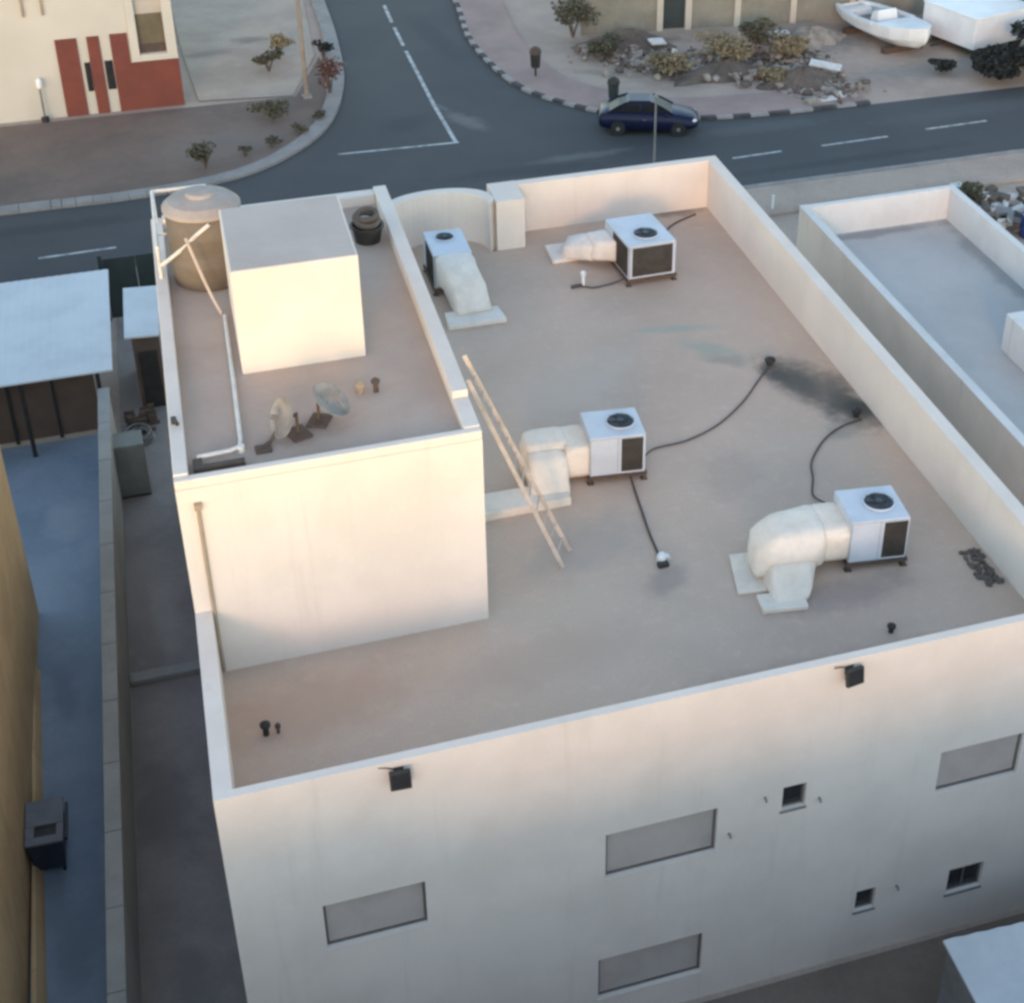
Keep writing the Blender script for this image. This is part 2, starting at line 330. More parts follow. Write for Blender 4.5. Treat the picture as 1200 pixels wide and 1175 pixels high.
# ------------------------------------------------------------------ the main building
T_ = .3; W_ = 15.9; L_ = 21.63; HP = 1.45; YT = 4.845; WT = 5.357; YR = 15.656; ZF = 4.06
bld = thing('flat_roofed_house', 'cream two storey house with flat taupe roof, tall parapets and a stair tower', 'house')
def wall_with_holes(mb, x0, x1, z0, z1, y0, th, holes, inner=True):
    xs = sorted({x0, x1, *[h[0] for h in holes], *[h[1] for h in holes]}); zs = sorted({z0, z1, *[h[2] for h in holes], *[h[3] for h in holes]})
    def hole(a, b): return any(h[0] <= a < h[1] and h[2] <= b < h[3] for h in holes)
    for xa, xb in zip(xs, xs[1:]):
        for za, zb in zip(zs, zs[1:]):
            if hole(xa, za): continue
            mb.quad([(xa, y0, za), (xb, y0, za), (xb, y0, zb), (xa, y0, zb)])
            mb.quad([(xb, y0 + th, za), (xa, y0 + th, za), (xa, y0 + th, zb), (xb, y0 + th, zb)])
    for hx0, hx1, hz0, hz1 in holes:
        for a, b in (((hx0, hz0), (hx1, hz0)), ((hx1, hz0), (hx1, hz1)), ((hx1, hz1), (hx0, hz1)), ((hx0, hz1), (hx0, hz0))):
            mb.quad([(a[0], y0, a[1]), (b[0], y0, b[1]), (b[0], y0 + th, b[1]), (a[0], y0 + th, a[1])])
    for a, b in (((x0, z0), (x1, z0)), ((x1, z0), (x1, z1)), ((x1, z1), (x0, z1)), ((x0, z1), (x0, z0))):
        mb.quad([(a[0], y0, a[1]), (b[0], y0, b[1]), (b[0], y0 + th, b[1]), (a[0], y0 + th, a[1])])
    bmesh.ops.remove_doubles(mb.bm, verts=mb.bm.verts[:], dist=.0005)
wins = [('shut', 1.44, 3.18, -2.46, -1.42), ('shut', 6.40, 8.50, -2.46, -1.38), ('glass', 9.76, 10.22, -1.86, -1.28), ('shut', 12.96, 14.70, -2.40, -1.37),
        ('shut', 1.44, 3.18, -5.66, -4.62), ('shut', 6.30, 8.37, -5.70, -4.62), ('glass', 11.58, 12.0, -5.21, -4.63), ('slide', 13.62, 14.40, -5.42, -4.72)]
FY = .13
fw = MB(SK); wall_with_holes(fw, 0, W_, -6.5, HP, FY, T_ - FY, [w[1:] for w in wins]); fw.build('front_wall', 'stucco', bld)
sw = MB(SK)
sw.box(0, T_, -6.5, T_, YT, HP)
sw.build('side_wall', 'stucco', bld)
sw = MB(SK); sw.box(W_ - T_, T_, -6.5, W_, L_ - T_, HP); sw.build('side_wall', 'stucco', bld)
# the long flank below the tower and the plain rear half of it
sw = MB(SK); sw.box(0, YT, -6.5, T_, YR, -.06); sw.box(0, YR, -6.5, T_, 20.6, HP); sw.build('side_wall', 'stucco', bld)
rw = MB(SK); rw.box(9.8, L_ - T_, -6.5, W_, L_, HP); rw.build('rear_wall', 'stucco', bld)
rw = MB(SK); rw.box(9.0, 20.35, -6.5, 9.8, L_, HP + .01); rw.build('rear_pier', 'stucco', bld)
rw = MB(SK); rw.box(T_, 20.3, -6.5, 5.9, 20.6, HP); rw.build('rear_wall', 'stucco', bld)
arc_out, arc_in = [], []
for k in range(25):
    a = math.pi * (1 - k / 24); cx, hw, sag = 7.45, 1.55, 1.12
    arc_out.append((cx + hw * math.cos(a), 20.45 + sag * math.sin(a) ** .8 + .15)); arc_in.append((cx + (hw - .2) * math.cos(a), 20.32 + (sag - .02) * math.sin(a) ** .8))
cw = MB(SK)
cw.rings([[(o[0], o[1], -6.5), (i[0], i[1], -6.5), (i[0], i[1], HP), (o[0], o[1], HP)] for o, i in zip(arc_out, arc_in)])
cw.build('curved_parapet', 'stucco', bld)
rf = MB(SK); pl = [(T_, T_), (W_ - T_, T_), (W_ - T_, L_ - T_), (9.8, L_ - T_), (9.8, 20.35)] + [(i[0], i[1] + .02) for i in arc_in[::-1]] + [(5.9, 20.3), (T_, 20.3)]
rf.prism(pl, -.3, 0); rf.build('main_roof', 'roof', bld, tri=True)
# stair tower
tw = MB(SK); tw.box(0, YT, -.05, WT, YR, ZF); tower = tw.build('stair_tower', 'stucco', bld)
tf = MB(SK); tf.box(.25, YT + .17, ZF - .02, WT - .3, YR - .3, ZF + .012); tf.build('tower_roof', 'tower_roof', tower)
tp = MB(SK)
tp.box(0, YT, ZF, WT, YT + .17, 4.24)                   # low front curb
tp.box(WT - .3, YT + .17, ZF, WT, 6.05, 4.26)           # low end of the right parapet
tp.box(WT - .3, 6.05, ZF, WT, YR, 4.40)
tp.box(0, YT + .17, ZF, .25, YR, 4.28)
tp.box(.25, YR - .3, ZF, WT - .3, YR, 4.34)
tp.build('tower_parapet', 'stucco', tower, bevel=.02)
sh = MB(SK); sh.box(1.43, 8.42, ZF, 3.80, 11.3, 6.21); sh.build('stair_head', 'stucco', tower, bevel=.025)
sh = MB(SK); sh.box(1.47, 8.46, 6.19, 3.76, 11.26, 6.216); sh.build('stair_head_roof', 'head_roof', tower)
# downpipe on the tower front
dp = MB(SK); dp.tube([(.33, YT - .05, 3.72), (.335, YT - .05, 1.5), (.345, YT - .05, .06)], .035, 8); dp.box(.27, YT - .10, 3.66, .40, YT - .002, 3.78); dp.build('downpipe', 'pipe_brown', bld, smooth=False)
for kind, x0, x1, z0, z1 in wins:
    f = MB(SK); fy = FY + (.07 if kind == 'shut' else .09); b = .045
    f.box(x0, fy, z0, x0 + b, fy + .06, z1); f.box(x1 - b, fy, z0, x1, fy + .06, z1); f.box(x0 + b, fy, z1 - b, x1 - b, fy + .06, z1); f.box(x0 + b, fy, z0, x1 - b, fy + .06, z0 + b)
    if kind == 'slide': f.box((x0 + x1) / 2 - .02, fy, z0 + b, (x0 + x1) / 2 + .02, fy + .06, z1 - b)
    w = f.build('window', 'alu_dark', bld)
    p_ = MB(SK)
    if kind == 'shut':
        n = int((z1 - z0 - 2 * b) / .055)
        for i in range(n):
            za = z0 + b + i * (z1 - z0 - 2 * b) / n; zb = za + (z1 - z0 - 2 * b) / n
            p_.quad([(x0 + b, fy + .03, za), (x1 - b, fy + .03, za), (x1 - b, fy + .018, (za + zb) / 2), (x0 + b, fy + .018, (za + zb) / 2)])
            p_.quad([(x0 + b, fy + .018, (za + zb) / 2), (x1 - b, fy + .018, (za + zb) / 2), (x1 - b, fy + .03, zb), (x0 + b, fy + .03, zb)])
        p_.build('shutter', 'shutter', w)
    else:
        p_.box(x0 + b, fy + .02, z0 + b, x1 - b, fy + .035, z1 - b); p_.build('pane', 'glass', w)
    s_ = MB(SK); s_.box(x0 - .03, FY - .025, z0 - .045, x1 + .03, FY + .065, z0 - .003); s_.build('sill', 'stucco' if kind == 'shut' else 'alu', w)
for x, z in ((9.40, -1.40), (10.50, -1.75), (12.45, -4.75), (8.75, -2.10)):
    o = MB(SK); o.tube([(x, FY + .02, z), (x, FY - .08, z + .01), (x, FY - .10, z - .03)], .022, 8); o.build('overflow_spout', 'alu', bld)

# floodlights on the front
def floodlight(x, z, lab, rz):
    t = thing('floodlight', lab, 'floodlight', SK((x, FY, z)), rz, 'floodlights on the front wall')
    b = MB(); b.hexa([(-.17, -.25, -.21), (.17, -.25, -.21), (.17, -.17, -.23), (-.17, -.17, -.23)], [(-.17, -.20, .12), (.17, -.20, .12), (.17, -.11, .10), (-.17, -.11, .10)])
    body = b.build('housing', 'black', t, bevel=.01)
    l = MB(); l.hexa([(-.14, -.255, -.19), (.14, -.255, -.19), (.14, -.249, -.19), (-.14, -.249, -.19)], [(-.14, -.211, .09), (.14, -.211, .09), (.14, -.205, .09), (-.14, -.205, .09)]); l.build('lens', 'glass', t)
    k = MB(); k.box(-.05, -.14, -.06, .05, 0, .02); k.box(-.08, -.02, -.1, .08, 0, .06); k.tube([(-.05, -.03, .05), (-.2, -.02, .1), (-.32, -.015, .12)], .012, 6); k.build('bracket', 'frame_dark', t)
floodlight(2.88, 1.25, 'black square floodlight at the corner end of the front wall, above the lone shuttered window', R(-3))
floodlight(10.78, 1.26, 'black square floodlight on the front wall above the small dark bathroom window', R(9))

# ------------------------------------------------------------------ air conditioners
def rrect(c, rt, up, w, h, r=.10, n=3, jit=0):
    out = []
    for sx, sy, a0 in ((1, 1, 0), (-1, 1, 90), (-1, -1, 180), (1, -1, 270)):
        for k in range(n + 1):
            a = R(a0 + 90 * k / n)
            x = sx * (w / 2 - r) + r * math.cos(a); y = sy * (h / 2 - r) + r * math.sin(a)
            out.append(Vector(c) + rt * (x + random.uniform(-jit, jit)) + up * (y + random.uniform(-jit, jit)))
    return out
def duct_mesh(path, jit=.02):
    """path: (point, width, height)"""
    P = [Vector(p[0]) for p in path]; mb = MB(); dense = []
    sp = spline(P, 2); ws = spline([(p[1], p[2], 0) for p in path], 2); prev = None; rg = []
    for i, p in enumerate(sp):
        t = (sp[min(i + 1, len(sp) - 1)] - sp[max(i - 1, 0)]).normalized()
        rt = t.cross(Vector((0, 0, 1)))
        if rt.length < .25 and prev: rt = prev
        rt = rt.normalized()
        if prev and rt.dot(prev) < 0: rt = -rt
        up = rt.cross(t).normalized(); prev = rt
        rg.append(rrect(p, rt, up, ws[i].x, ws[i].y, .07, 1, jit))
    mb.rings(rg); return mb
def air_con(lab, loc, rot, w, d, h, fan, grilles, path, curb, duct_mat):
    t = thing('air_conditioner', lab, 'air conditioner', SK(loc), rot, 'rooftop air conditioners')
    z0 = .2
    b = MB(); b.box(-w / 2, -d / 2, z0, w / 2, d / 2, h); b.build('cabinet', 'ac_white', t, bevel=.018)
    s_ = MB()
    for x in (-w / 2 + .012, 0.0 if any(g_[0] == 'front' and g_[2] - g_[1] < .8 for g_ in grilles) else -w / 2 + .03): s_.box(x - .004, -d / 2 - .003, z0 + .03, x + .004, -d / 2 - .001, h - .03)
    s_.box(-w / 2 + .01, -d / 2 - .003, h - .045, w / 2 - .01, -d / 2 - .001, h - .038)
    s_.build('panel_seam', 'alu', t)
    fx, fy, fr = fan
    f = MB(); f.lathe([(fr, 0), (fr, .012)], (fx, fy, h + .002), 32)
    for k in range(5):
        a = 2 * math.pi * k / 5; c, s2 = math.cos(a), math.sin(a); e = (-s2, c)
        f.hexa([(fx + c * .05, fy + s2 * .05, h + .018), (fx + c * fr * .85 - e[0] * .02, fy + s2 * fr * .85 - e[1] * .02, h + .018), (fx + c * fr * .8 + e[0] * .14, fy + s2 * fr * .8 + e[1] * .14, h + .018), (fx + c * .05 + e[0] * .05, fy + s2 * .05 + e[1] * .05, h + .018)],
               [(fx + c * .05, fy + s2 * .05, h + .024), (fx + c * fr * .85 - e[0] * .02, fy + s2 * fr * .85 - e[1] * .02, h + .022), (fx + c * fr * .8 + e[0] * .14, fy + s2 * fr * .8 + e[1] * .14, h + .038), (fx + c * .05 + e[0] * .05, fy + s2 * .05 + e[1] * .05, h + .034)])
    f.lathe([(.09, 0), (.09, .03), (.05, .045)], (fx, fy, h + .016), 16); f.build('fan', 'black_fan', t)
    gd = MB(); gd.torus((fx, fy, h + .02), fr + .012, .022, 40, 8)
    gd.build('fan_rim', 'ac_white', t, smooth=True)
    gw = MB()
    for rr in (.35, .6, .82): gw.torus((fx, fy, h + .058), fr * rr, .005, 32, 5)
    for k in range(4):
        a = math.pi * k / 4; gw.tube([(fx - fr * math.cos(a), fy - fr * math.sin(a), h + .05), (fx + fr * math.cos(a), fy + fr * math.sin(a), h + .05)], .005, 5)
    gw.build('fan_guard', 'black_fan', t)
    for face, a0, a1 in grilles:
        gm = MB(); za, zb = z0 + .07, h - .07
        if face == 'front':
            gm.box(a0, -d / 2 - .012, za, a1, -d / 2 - .002, zb)
            n = 22
            for k in range(n): x = a0 + (a1 - a0) * (k + .5) / n; gm.box(x - .006, -d / 2 - .022, za, x + .006, -d / 2 - .0125, zb)
        else:
            gm.box(-w / 2 - .012, a0, za, -w / 2 - .002, a1, zb)
            n = 22
            for k in range(n): y = a0 + (a1 - a0) * (k + .5) / n; gm.box(-w / 2 - .022, y - .006, za, -w / 2 - .0125, y + .006, zb)
        gm.build('grille', 'grille', t)
    fr_ = MB(); fr_.box(-w / 2 - .04, -d / 2 - .03, .12, w / 2 + .04, -d / 2 + .05, .195); fr_.box(-w / 2 - .04, d / 2 - .05, .12, w / 2 + .04, d / 2 + .03, .195)
    fr_.box(-w / 2 - .04, -d / 2 + .052, .125, -w / 2 + .05, d / 2 - .052, .19); fr_.box(w / 2 - .05, -d / 2 + .052, .125, w / 2 + .04, d / 2 - .052, .19)
    fr_.build('base_frame', 'frame_dark', t)
    for sx in (-1, 1):
        for sy in (-1, 1):
            l = MB(); cx, cy = sx * (w / 2 - .02), sy * (d / 2 - .03); l.box(cx - .035, cy - .035, 0, cx + .035, cy + .035, .118); l.box(cx - .07, cy - .07, 0.001, cx + .07, cy + .07, .02); l.build('leg', 'frame_dark', t)
    if isinstance(path[0][1], tuple):
        dm = MB()
        for pts in path: dm.hull(pts, jit=.012)
        bmesh.ops.dissolve_limit(dm.bm, angle_limit=R(6), verts=dm.bm.verts[:], edges=dm.bm.edges[:])
        bmesh.ops.triangulate(dm.bm, faces=dm.bm.faces[:])
        bmesh.ops.subdivide_edges(dm.bm, edges=dm.bm.edges[:], cuts=4, use_grid_fill=True)
        for _ in range(1): bmesh.ops.smooth_vert(dm.bm, verts=dm.bm.verts[:], factor=.5, use_axis_x=True, use_axis_y=True, use_axis_z=True)
        for v_ in dm.bm.verts: v_.co += Vector([random.uniform(-.007, .007) for _ in range(3)])
    else: dm = duct_mesh(path)
    du = dm.build('duct', duct_mat, t, smooth=True)
    for c in curb:
        cm = MB(); cm.hexa([(x, y, .0) for x, y in c[0]], [(x, y, c[1]) for x, y in c[0]]); cm.build('duct_curb', duct_mat, du, bevel=.02)
    return t
air_con('white air conditioner in mid roof beside the ladder, cream duct bending toward the stair tower', (9.08, 9.05, 0), R(-7), 1.22, 1.12, 1.16,
        (.17, .02, .30), [('front', .08, .55)],
        [[(x, y, z) for x in (-.56, -1.12) for y, z in ((-.50, .16), (-.50, .84), (-.42, .92), (.46, .92), (.54, .84), (.54, .16))],
         [(x, y, z) for x in (-1.05, -1.92) for y, z in ((-.60, .10), (-.32, .86), (-.22, .95), (.40, .95), (.40, .10))] + [(-1.05, .56, .86), (-1.70, .55, .82), (-1.05, .56, .12), (-1.70, .55, .12), (-2.04, .12, .80), (-2.04, .12, .1)],
         [(x, y, z) for x in (-1.10, -1.96) for y, z in ((-.28, .88), (-.62, .78), (-1.02, .22), (-1.05, .02), (-.3, .02))]],
        [([(-3.35, -1.55), (-1.15, -1.25), (-1.20, -.55), (-3.35, -.80)], .20)], 'duct')
air_con('white air conditioner nearest the front parapet, with a wrinkled duct dropping to the floor', (13.25, 4.56, 0), R(-8), 1.2, 1.15, 1.18,
        (.14, .02, .30), [('front', .08, .56)],
        [[(x, y, z) for x in (-.54, -1.15) for y, z in ((-.54, .22), (-.56, .86), (-.44, .98), (.46, .98), (.56, .88), (.56, .2))],
         [(-1.08, -.58, .18), (-1.08, -.60, .82), (-1.08, -.46, 1.0), (-1.08, .48, 1.0), (-1.08, .60, .86), (-1.08, .60, .2), (-2.10, -.55, 1.0), (-2.05, .30, .98), (-2.48, -.45, .74), (-2.44, .26, .68), (-1.95, .55, .74), (-2.0, .5, .2), (-2.62, -.2, .16), (-2.58, -.75, .2), (-1.4, -.80, .60), (-2.3, -.84, .62)],
         [(-1.25, -.55, .45), (-2.34, -.5, .55), (-1.5, -.85, .58), (-2.25, -.88, .58), (-1.55, -1.25, .22), (-2.32, -1.30, .24), (-1.66, -1.45, .05), (-2.34, -1.48, .05), (-1.5, -.6, .05), (-2.4, -.5, .05)]],
        [([(-2.62, -1.62), (-1.72, -1.62), (-1.68, -1.1), (-2.62, -1.1)], .10), ([(-2.95, -.95), (-2.3, -.95), (-2.3, .3), (-2.8, .3)], .07)], 'duct')
air_con('large white air conditioner against the straight rear parapet, dark coil filling its whole front', (12.5, 18.1, 0), R(1), 1.34, 1.85, 1.16,
        (.03, -.30, .33), [('front', -.57, .57), ('left', -.85, .25)],
        [[(-.64, -.05, .30), (-.64, -.05, .92), (-.64, .80, .95), (-.64, .80, .30), (-1.2, .30, .80), (-1.2, 1.0, .85), (-1.25, .35, .25), (-1.25, 1.1, .25)],
         [(-1.1, .32, .72), (-1.1, 1.05, .80), (-1.15, .35, .22), (-1.0, 1.2, .25), (-1.85, 1.1, .40), (-1.45, 1.75, .45), (-1.9, 1.15, .03), (-1.4, 1.9, .03)]],
        [([(-2.15, 1.0), (-1.35, 1.0), (-1.2, 2.0), (-2.05, 2.0)], .12)], 'duct_cool')
air_con('white air conditioner in the curved parapet bay, its duct running down toward the viewer', (7.33, 18.95, 0), R(-3), 1.02, 1.5, 1.16,
        (-.02, .25, .24), [('left', -.7, .35)],
        [((.02, -.70, .74), .96, .80), ((.04, -1.05, .74), .94, .80), ((.12, -1.5, .62), .92, .68), ((.20, -1.85, .34), .94, .5), ((.24, -2.1, .05), .96, .45)],
        [([(-.55, -2.75), (.98, -2.68), (.90, -1.95), (-.50, -2.0)], .14)], 'duct_cool')

# ------------------------------------------------------------------ cables, drains and small things on the roof
def hose(pts, r, name, lab, cat, m='cable', group=None, T=SK, extra=None):
    mb = MB(T); mb.tube(spline(pts, 6), r, 7); o = mb.build(name, m, smooth=True); return tag(o, lab, cat, group)
hose([(9.8, 9.0, .14), (10.2, 9.45, .03), (11.0, 9.55, .025), (11.9, 9.95, .025), (12.8, 10.7, .025), (13.5, 11.5, .025), (14.0, 12.05, .03)], .020, 'power_cable', 'brown cable curving from the mid roof air conditioner to the dark stain', 'cable', group='cables on the main roof')
hose([(13.0, 6.2, .15), (12.95, 6.7, .03), (13.2, 7.3, .025), (13.42, 7.9, .03), (14.0, 8.6, .025), (14.6, 9.0, .03), (15.2, 9.15, .04)], .022, 'power_cable', 'dark kinked cable from the foremost air conditioner to the right parapet', 'cable', group='cables on the main roof')
hose([(9.32, 8.45, .14), (9.30, 8.0, .03), (9.22, 7.2, .028), (9.15, 6.5, .028), (9.12, 5.9, .028), (9.1, 5.6, .05)], .026, 'drain_hose', 'dark drain hose running from the mid roof unit to a white outlet', 'hose')
hose([(11.9, 17.4, .14), (11.5, 17.42, .03), (11.0, 17.35, .025), (10.72, 17.5, .025), (10.4, 17.55, .03)], .024, 'drain_hose', 'brown drain hose ending at a white valve by the rear air conditioner', 'hose')
hose([(13.15, 18.9, .14), (13.6, 19.6, .03), (14.2, 20.4, .025), (15.1, 20.9, .025)], .024, 'power_cable', 'dark cable trailing from the rear air conditioner into the rear corner', 'cable', group='cables on the main roof')
hose([(7.85, 19.3, .14), (8.15, 19.1, .03), (8.2, 18.5, .025), (8.12, 17.9, .025)], .024, 'drain_hose', 'short dark hose beside the unit in the curved bay', 'hose')
t = thing('drain_outlet', 'white plastic drain trap on the open roof at the end of a hose', 'drain', SK((9.1, 5.46, 0)))
o = MB(); o.lathe([(.10, 0), (.10, .16), (.07, .22), (.02, .24)], (0, .03, 0), 16); o.tube([(0, .03, .14), (.12, .05, .14), (.16, .05, .06)], .045, 8); o.build('trap', 'white_metal', t, smooth=False)
o = MB(); o.box(-.13, -.17, .002, .10, -.03, .10); o.build('drain_grate', 'black', t, bevel=.02)
t = thing('valve', 'white upright valve pipe beside the rear air conditioner', 'valve', SK((10.74, 17.55, 0)))
o = MB(); o.tube([(0, 0, 0), (0, 0, .34)], .05, 10); o.lathe([(.08, .34), (.08, .42), (.03, .46)], n=14); o.build('riser', 'white_metal', t)
o = MB(); o.tube([(-.02, 0, .05), (-.22, -.02, .05), (-.34, -.02, .04)], .05, 8); o.build('elbow', 'cable', t)
def vent(x, y, z, h, r, lab, m='black', cat='vent pipe'):
    t = thing('vent_pipe', lab, cat, SK((x, y, z)))
    o = MB(); o.tube([(0, 0, 0), (0, 0, h)], r, 10); o.build('pipe', m, t)
    o = MB(); o.lathe([(r * 1.7, h), (r * 1.7, h + .05), (r * .4, h + .10)], n=12); o.build('cap', m, t)
    return t
vent(.93, 2.95, 0, .2, .055, 'short black vent pipe on the roof in front of the stair tower')
vent(1.14, 2.93, 0, .13, .03, 'thin dark pipe stub beside the short black vent', 'cable')
vent(12.66, 2.10, 0, .12, .05, 'small black vent stub close behind the front parapet')
vent(15.15, 9.35, 0, .14, .07, 'dark drain cap against the right parapet at the end of the stain')
vent(14.08, 12.2, 0, .10, .08, 'low dark drain cap at the far tip of the stain')
vent(3.78, 7.03, ZF + .012, .20, .05, 'dark brown pipe stub on the tower roof', 'frame_dark')
vent(3.50, 7.08, ZF + .012, .16, .07, 'pale brown pipe stub on the tower roof', 'pipe_brown')
hp = MB(SK)
for _ in range(60):
    a = random.uniform(-1, 1); hp.blob((15.28 + random.uniform(-.22, .2), 3.35 + a * .55, .03), (random.uniform(.03, .08), random.uniform(.04, .10), random.uniform(.02, .05)), .3, 1)
tag(hp.build('rubbish_heap', 'rubble_dark'), 'small dark heap of rubbish against the right parapet near the front', 'rubbish')

# ladder leaning on the tower
t = thing('ladder', 'cream wooden ladder leaning on the right side of the stair tower', 'ladder', SK((7.14, 5.93, 0)))
rails = ((Vector((0, 0, 0)), Vector((-1.70, .45, 4.40))), (Vector((.30, .50, 0)), Vector((-1.62, .98, 4.62))))
for foot, top in rails:
    o = MB(); d = Vector((0, 0, 0)); u = Vector((.042, 0, .016)); v_ = Vector((0, .022, 0))
    o.hexa([foot + d - u - v_, foot + d + u - v_, foot + d + u + v_, foot + d - u + v_], [top + d - u - v_, top + d + u - v_, top + d + u + v_, top + d - u + v_]); o.build('rail', 'wood_pale', t, bevel=.006)
for k in range(1, 13):
    o = MB(); o.tube([rails[0][0].lerp(rails[0][1], k / 13.2), rails[1][0].lerp(rails[1][1], k / 13.2)], .018, 7); o.build('rung', 'wood_pale', t)

# ------------------------------------------------------------------ things on the tower roof
ZT = ZF + .012
def dish(lab, x, y, yaw, tilt, r, m):
    t = thing('satellite_dish', lab, 'satellite dish', SK((x, y, ZT)), R(yaw), 'satellite dishes on the tower roof')
    ax = Vector((0, -math.cos(R(tilt)), math.sin(R(tilt)))); c = Vector((0, -.10, .42))
    r *= .9
    prof = [(r * k / 8, .28 * r * (k / 8) ** 2) for k in range(0, 9)]; prof[0] = (.01, 0)
    o = MB(); o.lathe(prof + [(r + .012, .28 * r + .005)] + [(max(.012, q[0]), q[1] - .018) for q in prof[::-1]], c, 32, ax); o.build('reflector', m, t, smooth=True)
    tip = c + ax * r * .75
    q = Vector((0, 0, 1)).rotation_difference(ax)
    o = MB(); o.tube([c + q @ Vector((0, -r * .95, .25 * r)), tip - ax * .04], .016, 6); o.build('feed_arm', 'alu', t)
    o = MB(); o.tube([tip - ax * .10, tip + ax * .06], .045, 10); o.build('feed_horn', 'alu', t)
    o = MB(); o.tube([(0, .10, 0), (0, .10, .45)], .03, 8); o.tube([(0, .10, .42), c - ax * .015], .035, 8)
    o.box(-.22, -.08, 0, .22, .28, .05); o.build('stand', 'frame_dark', t)
dish('dusty grey satellite dish tipped on edge, nearer the low front curb of the tower roof', 2.12, 5.95, -72, 24, .40, 'grey_dish')
dish('grey satellite dish facing up, behind the edge-on dish on the tower roof', 2.72, 6.25, 62, 52, .42, 'grey_dish')
t = thing('dish_bracket', 'dark bent bracket lying beside the edge-on satellite dish', 'bracket', SK((1.72, 5.72, ZT)))
o = MB(); o.tube([(-.25, -.1, .04), (0, .12, .05), (.2, .3, .22)], .035, 8); o.build('arm', 'frame_dark', t)
o = MB(); o.box(-.30, -.18, .0, -.02, .06, .05); o.build('foot_plate', 'frame_dark', t, bevel=.008)
t = thing('water_tank', 'tan fibreglass water tank behind the stair head in the tower corner', 'water tank', SK((1.12, 12.75, ZT)))
o = MB(); o.lathe([(.66, .0), (.74, .05), (.75, .5), (.77, .55), (.75, .6), (.76, 1.1), (.78, 1.15), (.76, 1.2), (.75, 1.62)], n=40); o.build('drum', 'fibreglass', t, smooth=True)
o = MB(); o.lathe([(.80, 1.60), (.80, 1.68), (.66, 1.80), (.30, 1.88), (.26, 1.95), (.10, 1.97)], n=40); o.build('lid', 'lid', t)
# raised pipe rail at the rear corner
t = thing('pipe_rail', 'thin white pipe rail at the rear corner of the stair tower', 'rail', SK((.12, 15.4, ZT + .2)))
lo = SK((.12, 15.4, ZT + .2))
def loc_(p): return SK(p) - lo
for p in ((.12, 15.45), (1.25, 15.45), (.12, 12.6)):
    o = MB(loc_); o.tube([(p[0], p[1], 4.24), (p[0], p[1], 4.97)], .04, 8); o.build('post', 'pvc', t)
o = MB(loc_); o.tube([(.12, 12.55, 4.98), (.12, 15.45, 5.0), (1.3, 15.45, 5.0)], .04, 8); o.build('top_rail', 'pvc', t)
o = MB(loc_); o.tube([(.12, 12.6, 4.62), (.12, 14.0, 4.62), (.42, 14.0, 4.62)], .03, 8); o.build('mid_rail', 'pvc', t)
hose([(.15, 12.5, 4.6), (.55, 12.3, 4.95), (.9, 12.05, 5.35), (1.22, 11.95, 5.62)], .045, 'supply_pipe', 'white pipe slanting from the left parapet up to the tan water tank', 'pipe', 'pvc')
hose([(.72, 11.6, 5.55), (1.0, 11.3, 4.6), (1.22, 10.9, 4.12)], .035, 'timber_pole', 'pale pole leaning on the tan water tank', 'pole', 'wood_pale')
t = thing('floor_pipe', 'white pipe laid on the tower roof with an elbow by the front curb', 'pipe', SK((1.24, 8.0, ZT)))
lo2 = SK((1.24, 8.0, ZT))
o = MB(lambda p: SK(p) - lo2); o.tube([(1.27, 10.8, ZT + .06), (1.24, 8.4, ZT + .06), (1.20, 6.0, ZT + .08), (1.17, 5.78, ZT + .08), (1.0, 5.70, ZT + .08), (.42, 5.66, ZT + .08)], .04, 8); o.build('pipe_run', 'pvc', t)
o = MB(lambda p: SK(p) - lo2); o.lathe([(.06, 0), (.06, .14)], (1.19, 5.72, ZT + .0), 12); o.build('elbow', 'pvc', t)
o = MB(SK); o.box(.34, 5.22, ZT, 1.22, 5.36, ZT + .12); o.box(.34, 5.365, ZT, .5, 5.6, ZT + .10); tag(o.build('timber_offcut', 'frame_dark', bevel=.01), 'dark timber offcut lying behind the front curb of the tower', 'timber')
t = thing('plastic_tub', 'black round tub in the rear corner of the tower roof', 'tub', SK((4.60, 13.5, ZT)))
o = MB(); o.lathe([(.27, 0), (.35, .36), (.38, .36), (.38, .40), (.33, .40), (.27, .05), (.01, .04)], n=28); o.build('tub_body', 'black', t, smooth=False)
o = MB(); o.torus((0, .03, .50), .24, .075, 28, 8, (.1, -.35, 1)); o.torus((.02, .05, .60), .21, .06, 28, 8, (-.1, -.2, 1)); tag(o.build('hose_coil', 'rubble_dark', smooth=True, loc=SK((4.60, 13.5, ZT))), 'dark coil of hose lying in the black tub', 'hose coil')
o = MB(SK); o.tube([(.1, 6.7, 4.28), (.1, 6.7, 4.40)], .05, 8); o.tube([(.1, 6.7, 4.38), (.16, 6.45, 4.40)], .04, 8); tag(o.build('parapet_fitting', 'black'), 'small black fitting on the left parapet of the stair tower', 'fitting')

